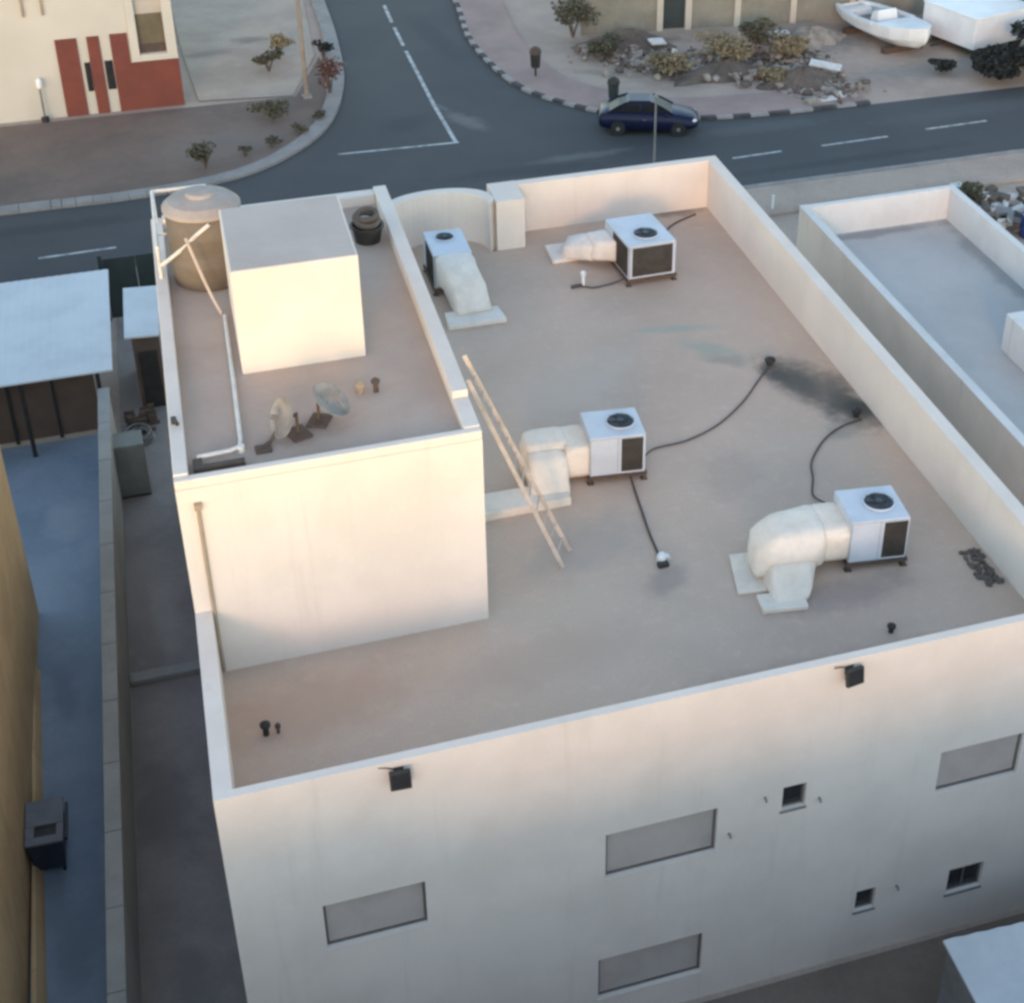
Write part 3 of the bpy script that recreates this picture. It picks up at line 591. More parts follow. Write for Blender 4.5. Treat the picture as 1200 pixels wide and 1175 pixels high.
# ------------------------------------------------------------------ the house next door (right)
nb = thing('neighbouring_house', 'lower white house with a grey flat roof behind parapets, next door on the right', 'house', (0, 0, 0))
ZN = -.5; X0, X1, Y1 = 18.72, 23.95, 21.5; Y0 = -3.0
o = MB(SK); o.box(X0, Y0, -6.5, X0 + .22, Y1, ZN); o.build('side_wall', 'nbr_wall', nb, bevel=0)
o = MB(SK); o.box(X0 - .015, Y0, ZN, X0 + .235, Y1 + .015, ZN + .05); o.build('coping', 'stucco_cool', nb, bevel=.008)
o = MB(SK); o.box(X0 + .22, Y1 - .22, -6.5, X1, Y1, ZN + .045); o.build('rear_wall', 'stucco_cool', nb)
o = MB(SK); o.box(X1 - .22, Y0, -6.5, X1, Y1 - .22, ZN + .04); o.build('side_wall', 'stucco_cool', nb)
o = MB(SK); o.box(X0 + .22, Y0, -6.5, X1 - .22, Y0 + .22, ZN + .04); o.build('front_wall', 'stucco_cool', nb)
o = MB(SK); o.box(X0 + .22, Y0 + .22, ZN - 1.3, X1 - .22, Y1 - .22, ZN - .98); o.build('flat_roof', 'nbr_roof', nb)
o = MB(SK); o.box(21.40, 10.9, ZN - .98, X1 - .225, 13.4, ZN + .10); o.build('roof_room', 'stucco_cool', nb, bevel=.02)

# ------------------------------------------------------------------ left side: passage, wall, carport, alley
def SG(p): return Vector((p[0] + S * p[1], p[1], p[2]))
t = thing('boundary_wall', 'long grey block wall between the dark passage and the blue alley', 'wall')
o = MB(SG); o.box(-2.38, -14, 0, -2.12, 23.3, 2.35); o.build('wall_body', 'wallcap', t)
for k in range(19):
    y = -14 + k * 1.963; o = MB(SG); o.box(-2.42, y + .01, 2.35, -2.09, y + 1.953, 2.43); o.build('coping', 'wallcap', t, bevel=.012)
o = MB(); o.box(-18, -16, 0, -4.35, 16.4, 7.2); tn = thing('tan_building', 'tan rendered building along the blue alley, at the edge of the picture', 'building')
tn_w = MB(); tn_w.hexa([(-18, -16, 0), (-5.0, -16, 0), (-3.38, 16.4, 0), (-18, 16.4, 0)], [(-18, -16, 7.2), (-5.0, -16, 7.2), (-3.38, 16.4, 7.2), (-18, 16.4, 7.2)]); tn_w.build('wall', 'tan', tn)
tn_s = MB(); tn_s.hexa([(-4.08, -1, .0), (-3.78, -1, 0), (-3.42, 14, 0), (-3.55, 14, 0)], [(-4.08, -1, .35), (-3.95, -1, .35), (-3.52, 14, .35), (-3.55, 14, .35)]); tn_s.build('plinth', 'tan', tn)
o.bm.free()
t = thing('carport', 'white sheet roofed carport at the end of the blue alley', 'carport', (-3, 24, 0))
o = MB(); n = 34; xs = [(-6.0 + 8.4 * k / (2 * n)) for k in range(2 * n + 1)]
rg = [[(x, -.35, 2.78 + (.012 if i % 2 else 0)), (x + .35, 5.95, 2.98 + (.012 if i % 2 else 0)), (x + .35, 5.95, 2.93), (x, -.35, 2.73)] for i, x in enumerate(xs)]
o.rings(rg); o.build('roof', 'sheet_white', t)
for x, y in ((-4.2, .1), (-2.2, .1), (-.2, .1), (1.95, .1), (2.2, 5.6), (-4.2, 5.6)):
    q = MB(); q.box(x - .06, y - .06, 0, x + .06, y + .06, 2.72 if y < 1 else 2.9); q.build('post', 'black', t)
q = MB(); q.box(-6.0, .0, 2.60, 2.35, .1, 2.72); q.build('beam', 'black', t)
t = thing('sheet_gate', 'brown sheet metal gate standing under the white carport', 'gate', (-3, 25, 0))
for k in range(4):
    x = -3.2 + k * 1.27
    q = MB(); q.box(x + .05, 0, .08, x + 1.20, .05, 2.25); q.build('panel', 'brown_sheet', t, bevel=.006)
    q = MB(); q.box(x - .06, -.04, 0, x + .045, .08, 2.4); q.build('post', 'black', t)
q = MB(); q.box(1.88, -.04, 0, 1.98, .08, 2.4); q.build('post', 'black', t)
# passage contents
t = thing('small_shed', 'small dark shed with a pale flat roof in the passage beside the tower', 'shed', (.5, 27, 0))
q = MB(); q.hexa([(-.62, -1.5, 2.72), (.40, -1.62, 2.72), (.66, 1.55, 2.80), (-.40, 1.68, 2.80)], [(-.62, -1.5, 2.78), (.40, -1.62, 2.78), (.66, 1.55, 2.86), (-.40, 1.68, 2.86)]); q.build('roof', 'sheet_white', t)
q = MB(); q.box(-.42, -1.1, 0, .38, 1.4, 2.70); q.build('body', 'brown_sheet', t)
q = MB(); q.box(-.3, -1.14, .05, .26, -1.105, 2.0); q.build('door', 'black', t)
t = thing('cabinet', 'grey green metal cabinet standing in the passage by the boundary wall', 'cabinet', (-.62, 21.35, 0))
q = MB(); q.box(-.52, -.35, .08, .52, .45, 1.75); q.build('body', 'cabinet', t, bevel=.015)
q = MB(); q.box(-.48, -.372, .12, -.01, -.352, 1.70); q.build('door', 'cabinet', t); q = MB(); q.box(.01, -.372, .12, .48, -.352, 1.70); q.build('door', 'cabinet', t)
q = MB(); q.box(-.5, -.33, 0, .5, .43, .075); q.build('plinth', 'black', t)
q = MB(SK); q.box(-2.08, 12.75, -6.48, -.06, 13.1, -6.33); tag(q.build('concrete_step', 'kerb', bevel=.02), 'pale concrete step across the dark passage floor', 'step')
q = MB()
for k in range(5): q.torus((random.uniform(-.1, .1), random.uniform(-.1, .1), .05 + k * .07), .34 + random.uniform(-.05, .05), .03, 26, 6, (random.uniform(-.2, .2), random.uniform(-.3, .1), 1))
tag(q.build('pipe_coil', 'alu', smooth=True, loc=(-.15, 24.0, .02)), 'pale loops of coiled pipe on the ground below the small shed', 'pipe coil')
q = MB()
for _ in range(30): q.hexa(*[[(x + dx, y + dy, z) for dx, dy in ((-.1, -.03), (.1, -.02), (.1, .03), (-.1, .03))] for x, y, z in [(lambda a, b: (a, b, 0))(random.uniform(-.5, .4), random.uniform(-.5, .5))] for z in (0, random.uniform(.1, .5))])
tag(q.build('scrap_pile', 'brown_sheet', loc=(.05, 24.9, .02)), 'dark pile of scrap boards in the passage before the small shed', 'scrap')
t = thing('green_gate', 'dark green sheet gate closing the passage toward the street', 'gate', (.6, 32.2, 0))
q = MB(); q.box(-1.0, 0, .08, .05, .06, 2.3); q.build('leaf', 'dark_green', t); q = MB(); q.box(.07, 0, .08, 1.15, .06, 2.3); q.build('leaf', 'dark_green', t)
for x in (-1.08, 1.18):
    q = MB(); q.box(x - .07, -.03, 0, x + .07, .09, 2.45); q.build('post', 'dark_green', t)
# waste container in the alley
t = thing('waste_container', 'dark wheeled waste container with a grey lid in the blue alley', 'waste bin', (-3.40, 7.75, 0), R(-3))
q = MB(); q.hexa([(-.30, -.5, .15), (.30, -.5, .15), (.30, .5, .15), (-.30, .5, .15)], [(-.37, -.62, 1.0), (.37, -.62, 1.0), (.37, .62, 1.0), (-.37, .62, 1.0)]); q.build('body', 'bin_navy', t, bevel=.03)
q = MB(); q.box(-.39, -.10, 1.002, .39, .65, 1.07); q.box(-.39, -.64, 1.002, .39, -.42, 1.06); q.box(-.39, -.42, 1.002, -.20, -.10, 1.06); q.box(.24, -.42, 1.002, .39, -.10, 1.06); q.build('lid', 'bin_grey', t, bevel=.015)
q = MB(); q.box(-.20, -.42, 1.003, .24, -.10, 1.02); q.build('lid_opening', 'black', t)
q = MB(); q.box(.40, -.5, .9, .46, .55, .98); q.build('handle', 'black', t)
for sx in (-.26, .26):
    for sy in (-.42, .42): q = MB(); q.lathe([(.08, -.025), (.08, .025)], (sx, sy, .08), 14, (1, 0, 0)); q.build('wheel', 'rubber', t)

# front yard: lean-to at the lower right and the wall of the yard
t = thing('yard_shelter', 'white sheet shelter in the front yard below the right end of the facade', 'shelter', (12.2, -2, 0))
q = MB(); n = 30
rg = [[(k * .22, 0.05 - k * .012, 2.62 + (.025 if k % 2 else 0)), (k * .22 - .35, -5.2, 2.42 + (.025 if k % 2 else 0)), (k * .22 - .35, -5.2, 2.37), (k * .22, .05 - k * .012, 2.57)] for k in range(n)]
q.rings(rg); q.build('roof', 'sheet_white', t)
for x, y in ((.25, -.3), (3.2, -.3), (6.1, -.35), (-.05, -4.8), (3, -4.8), (6, -4.8)):
    q = MB(); q.box(x - .05, y - .05, .03, x + .05, y + .05, 2.37 if y < -1 else 2.55); q.build('post', 'alu', t)
q = MB(); q.hexa([(.02, -.1, .03), (.07, -.1, .03), (-.27, -4.9, .03), (-.32, -4.9, .03)], [(.02, -.1, 2.5), (.07, -.1, 2.5), (-.27, -4.9, 2.3), (-.32, -4.9, 2.3)]); q.build('side_panel', 'alu', t)
t = thing('front_wall', 'plain rendered yard wall in front of the house', 'wall')
q = MB(SG); q.box(-2.1, -7.3, 0, 28, -7.05, 2.6); q.build('wall_body', 'clay', t)
# unseen blocks added behind the viewer to keep the low sun off the lower facade
t = thing('shade_block', 'unseen beige block added to shade the front of the flat roofed house', 'house', (0, -13.5, 0))
q = MB(); q.box(-30, -12, 0, -2.2, 0, 10.4); q.build('wall', 'clay', t)
q = MB(); q.box(-2.2, -12, 0, 40, 0, 9.5); q.build('wing', 'clay', t)

# ------------------------------------------------------------------ cream villa, top left
v = thing('cream_villa', 'cream villa with red brick panels across the main road', 'house', (0, 52.5, 0))
q = MB(); wall_with_holes(q, -16, 4.25, 0, 7.4, 0, .3, [(2.62, 3.80, 2.48, 6.6)])
q.build('front_wall', 'villa_cream', v)
q = MB(); q.box(3.95, .3, 0, 4.25, 12, 7.4); q.build('side_wall', 'villa_cream', v); q = MB(); q.box(-16, .3, 7.0, 3.95, 12, 7.2); q.build('roof', 'roof', v); q = MB(); q.box(-16, 11.7, 0, 3.95, 12, 7.4); q.build('rear_wall', 'villa_cream', v)
q = MB(); q.box(-16, .3, 0, -15.7, 11.7, 7.4); q.build('side_wall', 'villa_cream', v)
for pts in ([(-.88, 0), (.04, 0), (.04, 3.47), (-.88, 3.47)], [(.46, 0), (.98, 0), (.98, 3.48), (.46, 3.48)], [(1.44, 0), (4.255, 0), (4.255, 2.14), (2.18, 2.14), (2.18, 3.5), (1.44, 3.5)]):
    q = MB(lambda p: Vector((p[0], -p[2], p[1]))); q.prism(pts, .002, .07); q.build('brick_panel', 'brick', v, tri=True)
for x0, x1 in ((.20, .44), (1.06, 1.40)):
    q = MB(); q.box(x0, -.045, 1.05, x1, -.002, 2.35); q.build('slot_window', 'glass', v)
q = MB(lambda p: Vector((p[0], p[1], p[2])))
q.box(2.25, -.14, 2.2, 2.62, -.002, 6.9); q.box(3.80, -.14, 2.2, 4.24, -.002, 6.9); q.box(2.62, -.14, 2.2, 3.80, -.002, 2.47); f = q.build('window', 'villa_cream', v, bevel=.02)
q = MB(); q.box(2.62, .22, 2.48, 3.80, .28, 4.2); q.build('pane', 'olive', f); q = MB(); q.box(2.62, .20, 4.2, 3.80, .26, 6.6); q.build('pane', 'clay', f)
q = MB(); q.box(2.64, .12, 2.48, 3.78, .195, 2.85); q.build('sill', 'frame_dark', f)
for x in (-1.95, -1.15):
    q = MB(); q.box(x - .05, -.12, 4.6, x + .05, -.002, 5.4); q.build('wall_lamp', 'pipe_brown', v)
t = thing('garden_lamp', 'thin pale lamp post against the cream villa wall', 'lamp', (-1.83, 52.1, .03))
q = MB(); q.tube([(0, 0, 0), (0, 0, 1.5)], .05, 8); q.build('post', 'alu', t); q = MB(); q.lathe([(.08, 1.5), (.13, 1.6), (.13, 1.85), (.03, 1.95)], n=12); q.build('lantern', 'lamp_glass', t); q = MB(); q.lathe([(.17, 0), (.17, .18), (.1, .22)], n=12); q.build('base', 'black', t)

# ------------------------------------------------------------------ plants
def shrub(name, lab, cat, loc, h, rad, m, n, size, group, trunk=True, clumps=5, flat=.5):
    t = thing(name, lab, cat, loc, 0, group)
    q = MB()
    for k in range(4):
        a = random.uniform(0, 6.28); q.tube([(0, 0, 0), (math.cos(a) * rad * .2, math.sin(a) * rad * .2, h * .5), (math.cos(a) * rad * .55, math.sin(a) * rad * .55, h * .95)], [.05 * h ** .5, .03, .012], 6)
    q.build('trunk', 'bark', t)
    q = MB()
    for k in range(clumps):
        a = random.uniform(0, 6.28); d = random.uniform(.1, .65) * rad
        q.leaves((math.cos(a) * d, math.sin(a) * d, h * random.uniform(.55, 1.0)), (rad * random.uniform(.35, .6), rad * random.uniform(.35, .6), h * flat * random.uniform(.3, .6)), n // clumps, size, shell=.15)
    q.build('crown', m, t)
    return t
gs = 'small plants on the corner plot'
shrub('shrub', 'flat topped dark shrub on the pale pad, farther from the road', 'shrub', (8.55, 55.6, .05), .9, .95, 'leaf', 420, .10, gs, flat=.35)
shrub('shrub', 'broad dark shrub at the edge of the brown earth nearest the pole', 'shrub', (7.75, 49.3, .03), .8, 1.1, 'leaf', 460, .10, gs, flat=.4)
shrub('shrub', 'lone olive shrub on the verge beside the main road kerb', 'shrub', (4.25, 44.6, .03), .9, .75, 'leaf', 380, .10, gs)
shrub('shrub', 'reddish bush at the kerb where the side street turns', 'shrub', (10.75, 51.6, .03), 1.5, .75, 'leaf_red', 420, .09, gs, flat=.8)
shrub('shrub', 'small dark bush by the side street kerb, beyond the reddish bush', 'shrub', (11.35, 56.5, .05), .8, .55, 'leaf_dark', 260, .09, gs)
shrub('shrub', 'grey brown shrub beside the tan pole, away from the road', 'shrub', (9.3, 57.2, .05), 1.2, .85, 'dry', 320, .10, gs)
for x, y, r_, lab in ((6.0, 45.4, .42, 'first low olive tuft in the curve of the verge'), (7.2, 46.0, .5, 'second low olive tuft in the curve of the verge'), (8.6, 47.3, .5, 'third low olive tuft in the curve of the verge'),
                      (9.7, 48.8, .55, 'fourth low olive tuft in the curve of the verge, nearest the reddish bush')):
    shrub('low_plant', lab, 'plant', (x, y, .03), .42, r_, 'leaf', 160, .08, 'tufts along the kerb', clumps=3)
t = thing('street_lamp', 'tall tan street pole on the corner plot', 'street lamp', (9.68, 51.6, .03))
q = MB(); q.tube([(0, 0, 0), (-.02, 0, 4), (-.05, 0, 8.4)], [.11, .09, .06], 10); q.build('pole', 'pole_tan', t); q = MB(); q.tube([(-.05, 0, 8.35), (.5, -.2, 8.7), (1.3, -.5, 8.8)], .035, 8); q.build('arm', 'pole_tan', t)
q = MB(); q.box(1.2, -.65, 8.74, 1.75, -.42, 8.84); q.build('lamp_head', 'alu', t, bevel=.03); q = MB(); q.box(-.2, -.2, 0, .2, .2, .12); q.build('base', 'kerb', t)
t = thing('street_pole', 'slim pale pole rising in front of the blue car', 'pole', (19.45 + .0, 34.6, .1))
q = MB(); q.tube([(.80, 0, 0), (.80, 0, 2.4), (.80, 0, 4.7)], [.055, .045, .04], 8); q.build('shaft', 'alu', t)
q = MB(); q.lathe([(.06, 4.7), (.09, 4.74), (.02, 4.86)], (.80, 0, 0), 10); q.build('finial', 'alu', t)
q = MB(); q.tube([(0, 0, 0), (0, 0, .55)], .05, 8); tag(q.build('marker_post', 'white_metal', loc=(24.93, 33.65, .1)), 'short white marker post beside the lower white house', 'post')

def bin_post(lab, loc, m, cap):
    t = thing('litter_bin', lab, 'litter bin', loc, 0, 'bins on the pavement')
    q = MB(); q.lathe([(.05, 0), (.05, .45)], n=10); q.build('post', m, t)
    q = MB(); q.lathe([(.17, .40), (.22, .44), (.25, 1.05), (.23, 1.05)], n=18); q.build('basket', m, t)
    q = MB(); q.lathe([(.27, 1.06), (.29, 1.12), (.25, 1.30), (.10, 1.40)], n=18); q.build('hood', cap, t)
bin_post('dark litter bin standing alone on the pink pavement by the street corner', (20.45, 51.0, .115), 'black', 'frame_dark')
bin_post('dark green litter bin on the pavement behind the blue car', (22.6, 46.0, .115), 'dark_green', 'black')

# ------------------------------------------------------------------ the blue saloon
def car(lab, loc, rot):
    t = thing('parked_car', lab, 'car', loc, rot)
    st = [(-2.15, .42, .80, .62, .66), (-2.08, .32, .92, .78, .74), (-1.75, .24, 1.0, .86, .80), (-1.0, .20, 1.0, .88, .83), (0, .19, .98, .885, .84), (.95, .19, .96, .88, .82), (1.45, .22, .90, .87, .78), (1.9, .28, .80, .82, .70), (2.12, .34, .70, .70, .58), (2.2, .42, .60, .56, .48)]
    rg = []
    for x, zb, zt, hw, ht in st:
        zm = zb + (zt - zb) * .55
        half = [(.80 * hw, zb), (hw, zb + .1), (hw * 1.0, zm), (ht, zt - .05), (ht * .85, zt)]
        rg.append([(x, -y, z) for y, z in half] + [(x, y, z) for y, z in half[::-1]])
    q = MB(); q.rings(rg); q.build('body', 'navy', t, smooth=True, bevel=0)
    def gh(x, y, z): return (x, y, z)
    q = MB(); q.rings([[( -1.72, -.70, .98), (-1.72, .70, .98), (1.05, .70, .94), (1.05, -.70, .94)], [(-1.28, -.62, 1.24), (-1.28, .62, 1.24), (.58, .62, 1.22), (.58, -.62, 1.22)], [(-.88, -.55, 1.40), (-.88, .55, 1.40), (.15, .55, 1.40), (.15, -.55, 1.40)]]); q.build('windows', 'car_glass', t)
    q = MB(); q.rings([[(-.98, -.58, 1.39), (-.98, .58, 1.39), (.25, .58, 1.38), (.25, -.58, 1.38)], [(-.80, -.48, 1.455), (-.80, .48, 1.455), (.05, .48, 1.455), (.05, -.48, 1.455)]]); q.build('roof', 'navy', t, bevel=.02)
    for s in (-1, 1):
        q = MB()
        q.tube([(1.08, s * .72, .94), (.60, s * .64, 1.22), (.18, s * .565, 1.40)], .035, 6); q.tube([(-1.75, s * .72, .98), (-1.30, s * .64, 1.24), (-.90, s * .565, 1.40)], .045, 6); q.tube([(-.35, s * .715, .97), (-.35, s * .645, 1.22), (-.35, s * .57, 1.40)], .035, 6)
        q.build('pillars', 'navy', t)
        q = MB(); q.blob((1.98, s * .60, .66), (.14, .16, .07), 0, 2); q.build('headlight', 'lamp_glass', t, smooth=True)
        q = MB(); q.blob((-2.06, s * .62, .80), (.06, .13, .07), 0, 2); q.build('tail_light', 'red_lamp', t, smooth=True)
        q = MB(); q.blob((.78, s * .93, .98), (.07, .10, .06), 0, 2); q.build('mirror', 'navy', t, smooth=True)
        q = MB(); q.box(-.25, s * .888 - .006, .72, -.08, s * .888 + .006, .75); q.build('door_handle', 'chrome', t)
        for x in (-1.30, 1.32):
            q = MB(); q.lathe([(.20, -.1), (.30, -.1), (.32, -.07), (.32, .07), (.30, .1), (.20, .1)], (x, s * .80, .32), 24, (0, 1, 0)); w = q.build('wheel', 'rubber', t)
            q = MB(); q.lathe([(.205, -.09), (.20, .085), (.08, .10), (.03, .105)], (x, s * .80, .32), 20, (0, s, 0)); q.build('rim', 'chrome', w)
    q = MB(); q.box(2.13, -.42, .42, 2.215, .42, .56); q.build('bumper_grille', 'black', t, bevel=.02)
    return t
car('navy blue saloon parked by the kerb at the junction', (23.25, 43.25, .012), R(-20))

# ------------------------------------------------------------------ the rough lot: wall, rubble, boat, trailer, tree
def lx(a): return 26.0 + a, 56.2 - a * .12
t = thing('lot_wall', 'weathered block wall with pilasters at the back of the rough lot', 'wall', (26, 56.2, 0), R(-7))
for x0, x1 in ((-1.5, 2.5), (4.2, 17.0)):
    q = MB(); q.box(x0, 0, 0, x1, .2, 2.8); q.build('wall_panel', 'lot_wall', t)
for x in (2.5, 4.0, 6.6, 9.6, 12.8):
    q = MB(); q.box(x - .1, -.12, 0, x + .22, -.003 if x not in (2.5, 4.0) else .26, 2.95); q.build('pilaster', 'clay', t)
q = MB(); q.box(2.73, .06, .05, 3.89, .12, 2.6); q.build('gate_leaf', 'dark_green', t)
q = MB()
for k in range(1700):
    cx, cy = random.choice([(26.3, 51.6), (27.6, 50.2), (29.0, 49.6), (30.3, 48.8), (31.5, 47.6), (32.6, 46.2), (33.0, 45.0), (30.5, 51.5), (33.3, 49.5), (25.2, 53.2)])
    s_ = random.choice([.05, .06, .07, .08, .10, .13, .17, .24]); x, y = random.gauss(cx, .9), random.gauss(cy, .7)
    q.blob((x, y, .06 + random.uniform(0, .15)), (s_ * random.uniform(.7, 1.5), s_ * random.uniform(.7, 1.4), s_ * random.uniform(.5, .9)), .3, 1, random.choice([0, 0, 1]))
tag(q.build('rubble', ['rubble', 'rubble_dark']), 'scattered rubble and broken blocks over the rough lot', 'rubble', kind='stuff')
def mound(lab, c, rx, ry, h, m, rot=0):
    mb = MB(); n, k = 40, 14; rg = []
    ph = [random.uniform(0, 6.28) for _ in range(6)]
    for j in range(k + 1):
        u = j / k; ring = []
        for i in range(n):
            a = 2 * math.pi * i / n; w = 1 + .16 * math.sin(3 * a + ph[0]) + .10 * math.sin(7 * a + ph[1]) + random.uniform(-.05, .05)
            rr = (1 - u) + .02; z = h * (1 - rr ** 1.6) * (1 + .2 * math.sin(5 * a + ph[2]) * rr) + random.uniform(-.04, .04) * h * 2
            ring.append((rx * rr * w * math.cos(a), ry * rr * w * math.sin(a), max(z, -.02)))
        rg.append(ring)
    mb.rings(rg); o = mb.build('spoil_heap', m, smooth=False, loc=c); o.rotation_euler = (0, 0, R(rot)); return tag(o, lab, 'spoil heap', 'spoil heaps on the rough lot')
mound('dark earth heap behind the kerb where the rubble meets the road', (32.2, 46.4, 0), 2.0, 1.3, .7, 'rubble_dark')
mound('brown earth heap in the middle of the rough lot', (29.2, 48.9, 0), 2.6, 1.2, .6, 'rubble_dark', 15)
mound('dark earth heap at the foot of the weathered wall by its gate', (26.2, 54.2, 0), 2.3, 1.0, .8, 'rubble_dark', -10)
mound('grey rubble heap in front of the white boat', (35.2, 52.0, 0), 1.8, 1.3, .7, 'rubble', 20)
gb = 'dry bushes on the rough lot'
for lab, x, y, h, r_, m in (('pale yellow dry bush, the largest on the rough lot', 29.6, 49.9, 1.3, 1.5, 'dry'), ('grey green bush near the weathered wall', 31.9, 51.6, 1.1, 1.2, 'leaf'),
                        ('dry bush beside the grey rubble heap', 33.0, 49.6, 1.0, 1.0, 'dry'), ('low brown bush near the gate of the weathered wall', 24.6, 52.6, .8, .95, 'leaf'), ('dry bush behind the blue car, away from the kerb', 26.6, 49.3, .9, .95, 'dry'),
                        ('tall dark bush at the end of the weathered wall', 24.0, 56.2, 1.7, 1.3, 'leaf'), ('low bush between the two dark earth heaps near the road', 30.9, 46.9, .6, .8, 'dry')):
    shrub('bush', lab, 'bush', (x, y, 0), h * 1.1, r_ * 1.15, m, 1300, .10, gb, clumps=9)
def slab(lab, x, y, a, b, rot, tilt, z=.3):
    q = MB(); q.box(-a / 2, -b / 2, 0, a / 2, b / 2, .08); o = q.build('scrap_board', 'scrap_white', bevel=.01, loc=(x, y, z)); o.rotation_euler = (R(tilt), R(tilt * .4), R(rot)); tag(o, lab, 'scrap board', 'white scrap on the rough lot')
slab('long white board lying on the dark heap near the road', 33.6, 47.0, 1.5, .5, -35, 14, .55)
slab('small white board at the kerb end of the rubble', 33.2, 44.2, .6, .5, 20, 25, .1)
slab('white board beside the weathered wall near the gate', 27.4, 53.2, .9, .5, 15, 18, .35)
slab('pale board stuck in the ground behind the blue car', 27.2, 50.6, .25, 1.2, 5, 65, .25)
slab('flat pale board next to the small kerb board', 32.0, 43.9, 1.3, .4, 4, 3, .12)
slab('white board among the bushes before the weathered wall', 33.8, 52.6, 1.0, .35, 8, 12, .35)
# boat
t = thing('boat', 'white open boat ashore beside the weathered wall', 'boat', (38.75, 50.9, .15), R(-82)); t.scale = (1.12, 1.3, 1.15)
st = [(-2.9, .62, .30, .78), (-2.0, .86, .16, .80), (-.8, 1.0, .10, .84), (.5, 1.0, .10, .92), (1.6, .86, .16, 1.02), (2.5, .52, .32, 1.14), (2.95, .16, .62, 1.22), (3.05, .03, .8, 1.24)]
rg = [[(x, -w, zt), (x, -w * .92, zb + (zt - zb) * .45), (x, -w * .45, zb + .04), (x, 0, zb - .04), (x, w * .45, zb + .04), (x, w * .92, zb + (zt - zb) * .45), (x, w, zt)] for x, w, zb, zt in st]
q = MB(); q.rings(rg, caps=True, closed=False); q.build('hull', 'gel', t, smooth=False)
q = MB(); q.rings([[(x, -w * .98, zt - .02), (x, -w * .98, zt + .05), (x, w * .98, zt + .05), (x, w * .98, zt - .02)] for x, w, zb, zt in st[3:]]); q.build('foredeck', 'gel', t)
for s in (-1, 1):
    q = MB(); q.rings([[(x, s * w * 1.03, zt - .05), (x, s * w * 1.03, zt + .07), (x, s * (w - .16), zt + .07), (x, s * (w - .16), zt - .05)] for x, w, zb, zt in st[:4]]); q.build('gunwale', 'gel', t)
q = MB(); q.rings([[(x, -w * .85, .42), (x, -w * .85, .44), (x, w * .85, .44), (x, w * .85, .42)] for x, w, zb, zt in st[:4]]); q.build('cockpit_floor', 'alu', t)
q = MB(); q.hexa([(-.5, -.5, .44), (.3, -.5, .44), (.3, .5, .44), (-.5, .5, .44)], [(-.4, -.42, 1.15), (.05, -.42, 1.3), (.05, .42, 1.3), (-.4, .42, 1.15)]); q.build('console', 'gel', t, bevel=.03)
q = MB(); q.box(-2.5, -.6, .44, -2.0, .6, .75); q.build('stern_bench', 'gel', t, bevel=.02)
for x in (-1.6, 1.4): q = MB(); q.box(x - .15, -.9, -.15, x + .15, .9, .12); q.build('cradle', 'frame_dark', t)
# white box trailer
t = thing('box_trailer', 'white box trailer beside the boat', 'trailer', (43.0, 49.3, 0), R(15))
q = MB(); q.box(-2.0, -1.8, .45, 2.0, 1.8, 1.95); q.build('box_body', 'white_metal', t, bevel=.04); q = MB(); q.box(-2.05, -1.85, 1.952, 2.05, 1.85, 2.02); q.build('box_roof', 'white_metal', t, bevel=.02)
q = MB(); q.box(-1.9, -1.6, .32, 1.9, 1.6, .43); q.build('chassis', 'black', t)
for sx in (-1.1, 1.1):
    for sy in (-1.66, 1.66): q = MB(); q.lathe([(.2, -.1), (.36, -.1), (.38, -.06), (.38, .06), (.36, .1), (.2, .1)], (sx, sy, .38), 20, (0, 1, 0)); q.build('wheel', 'rubber', t)
q = MB(); q.tube([(-1.9, .05, .38), (-3.0, .05, .38)], .05, 8); q.build('tow_bar', 'black', t)
gd_ = 'dark growth at the road edge'
shrub('dark_bush', 'black green bush on the verge below the white trailer', 'bush', (41.4, 44.2, 0), 1.2, 2.1, 'leaf_dark', 3400, .16, gd_, clumps=10)
shrub('dark_bush', 'broad black green bush at the frame edge beside the road', 'bush', (44.9, 44.6, 0), 1.7, 2.8, 'leaf_dark', 4200, .16, gd_, clumps=10)
shrub('dark_bush', 'small black green bush closest to the white boat', 'bush', (39.2, 45.9, 0), .6, .8, 'leaf_dark', 600, .10, gd_, clumps=6)
t = thing('dark_tree', 'dense dark tree behind the white trailer', 'tree', (46.9, 50.2, 0))
q = MB(); q.tube([(0, 0, 0), (.1, .1, 1.6), (0, .2, 3.4)], [.22, .17, .07], 8)
for a in range(5): q.tube([(.08, .1, 1.3), (math.cos(a * 1.26) * .9, math.sin(a * 1.26) * .9, 2.4), (math.cos(a * 1.26) * 1.6, math.sin(a * 1.26) * 1.6, 3.1)], [.1, .06, .02], 6)
q.build('trunk', 'bark', t)
q = MB()
for k in range(16):
    a = random.uniform(0, 6.28); d = random.uniform(0, 1.5); q.leaves((math.cos(a) * d, math.sin(a) * d, random.uniform(1.4, 3.8)), (random.uniform(.5, .9), random.uniform(.5, .9), random.uniform(.4, .7)), 170, .15, shell=.1)
q.build('crown', 'leaf_dark', t)
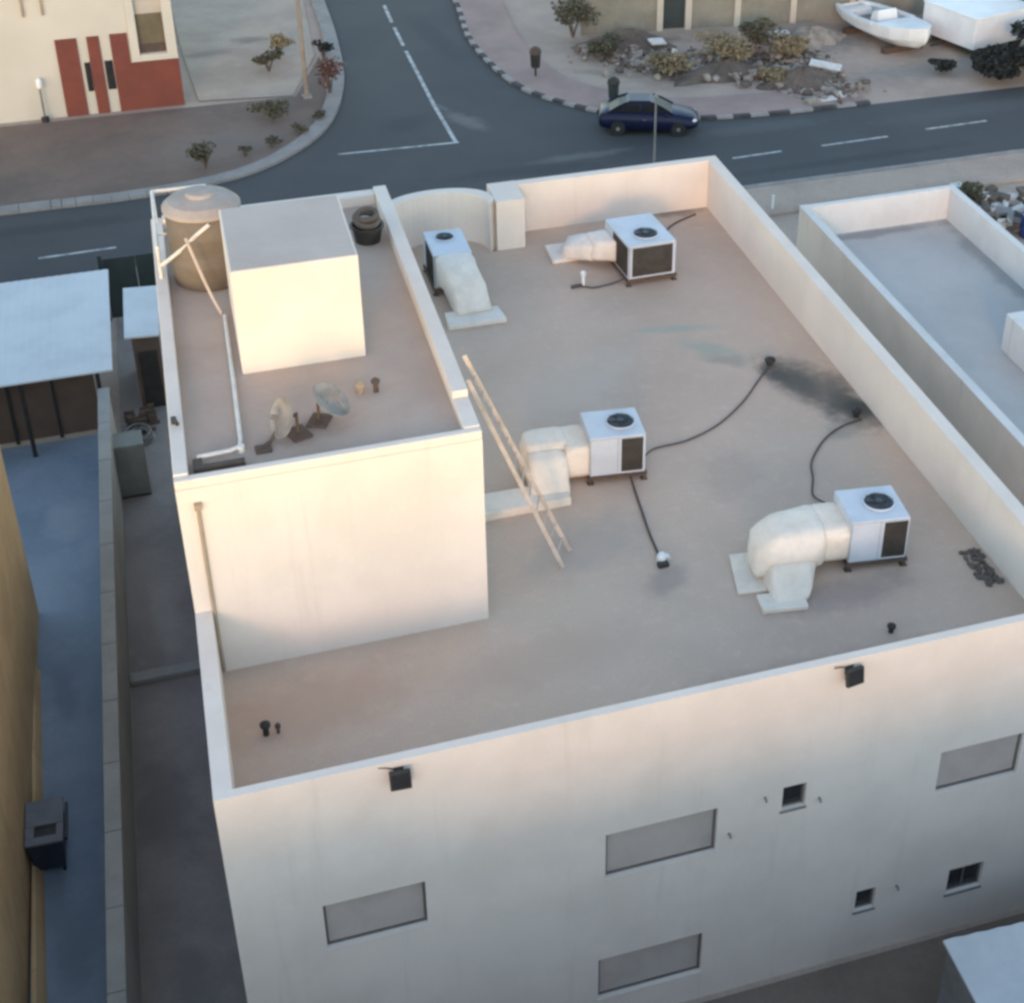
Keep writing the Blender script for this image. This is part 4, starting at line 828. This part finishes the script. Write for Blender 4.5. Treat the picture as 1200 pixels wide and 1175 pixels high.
# scrap beyond the house next door
q = MB()
for k in range(60):
    x, y = random.gauss(0, .9), random.gauss(0, .9); a, b = random.uniform(.1, .5), random.uniform(.05, .25); z = random.uniform(.05, .5); an = random.uniform(0, 3.1); c, s_ = math.cos(an), math.sin(an)
    q.hexa([(x + c * i - s_ * j, y + s_ * i + c * j, z - .05) for i, j in ((-a, -b), (a, -b), (a, b), (-a, b))], [(x + c * i - s_ * j, y + s_ * i + c * j, z + random.uniform(0, .2)) for i, j in ((-a, -b), (a, -b), (a, b), (-a, b))], random.choice([0, 0, 1, 2]))
tag(q.build('scrap_pile', ['scrap_white', 'rubble_dark', 'alu'], loc=(33.3, 30.4, .05)), 'pile of pale and dark scrap beyond the lower white house', 'scrap', kind='stuff')
shrub('bush', 'grey bush beside the scrap pile beyond the lower white house', 'bush', (32.3, 31.4, 0), .9, .7, 'leaf', 400, .1, 'bushes by the scrap pile')
t = thing('water_drum', 'blue plastic drum beside the scrap pile', 'drum', (33.35, 28.5, 0))
q = MB(); q.lathe([(.40, 0), (.44, .06), (.44, .38), (.46, .42), (.44, .46), (.44, .9), (.38, 1.0)], n=24); q.build('barrel', 'bluepaint', t); q = MB(); q.lathe([(.40, 1.0), (.40, 1.04), (.1, 1.06)], n=24); q.build('lid', 'bluepaint', t)

# ------------------------------------------------------------------ light, sky, camera
SUN_EL, SUN_AZ = 12.0, -20.0              # low sun behind the viewer, a little to the left
sv = Vector((math.sin(R(SUN_AZ)) * math.cos(R(SUN_EL)), -math.cos(R(SUN_AZ)) * math.cos(R(SUN_EL)), math.sin(R(SUN_EL))))
ld = bpy.data.lights.new('sun', 'SUN'); ld.energy = 0.3; ld.angle = R(8.0); ld.color = (1.0, .52, .30)
lo_ = bpy.data.objects.new('sun', ld); COL.objects.link(lo_); lo_.rotation_euler = (-sv).to_track_quat('-Z', 'Y').to_euler(); lo_.location = (0, -40, 60)
wd = bpy.data.worlds.new('World'); scene.world = wd; wd.use_nodes = True; nt = wd.node_tree
sky = nt.nodes.new('ShaderNodeTexSky'); sky.sky_type = 'NISHITA'; sky.sun_disc = False; sky.sun_elevation = R(SUN_EL); sky.sun_rotation = R(180 - SUN_AZ)
sky.dust_density = 0.3; sky.ozone_density = 0.1; sky.air_density = 1.0
bg = nt.nodes['Background']; bg.inputs['Strength'].default_value = .15; nt.links.new(sky.outputs[0], bg.inputs[0])
cd = bpy.data.cameras.new('camera'); cam = bpy.data.objects.new('camera', cd); COL.objects.link(cam)
r_ = Vector((.94993876, -.31240918, .00410507)); u_ = Vector((.16637402, .51692522, .83970709)); w_ = Vector((.26445422, .79698734, -.54302408))
mw = Matrix((( r_.x, u_.x, -w_.x, -.09315), (r_.y, u_.y, -w_.y, -17.95178), (r_.z, u_.z, -w_.z, 18.98974 + ZR), (0, 0, 0, 1)))
cam.matrix_world = mw
cd.sensor_fit = 'HORIZONTAL'; cd.sensor_width = 36; cd.lens = 1834.205 / 1200 * 36; cd.shift_x = -80.344 / 1200; cd.shift_y = -59.496 / 1200
cd.clip_start = .1; cd.clip_end = 2000
scene.camera = cam
vs = scene.view_settings; vs.view_transform = 'Standard'; vs.look = 'None'; vs.gamma = 1; vs.use_curve_mapping = False; vs.exposure = 1.70
scene.cycles.pixel_filter_type = 'BLACKMAN_HARRIS'; scene.cycles.filter_width = 3.0
scene.cycles.use_denoising = True
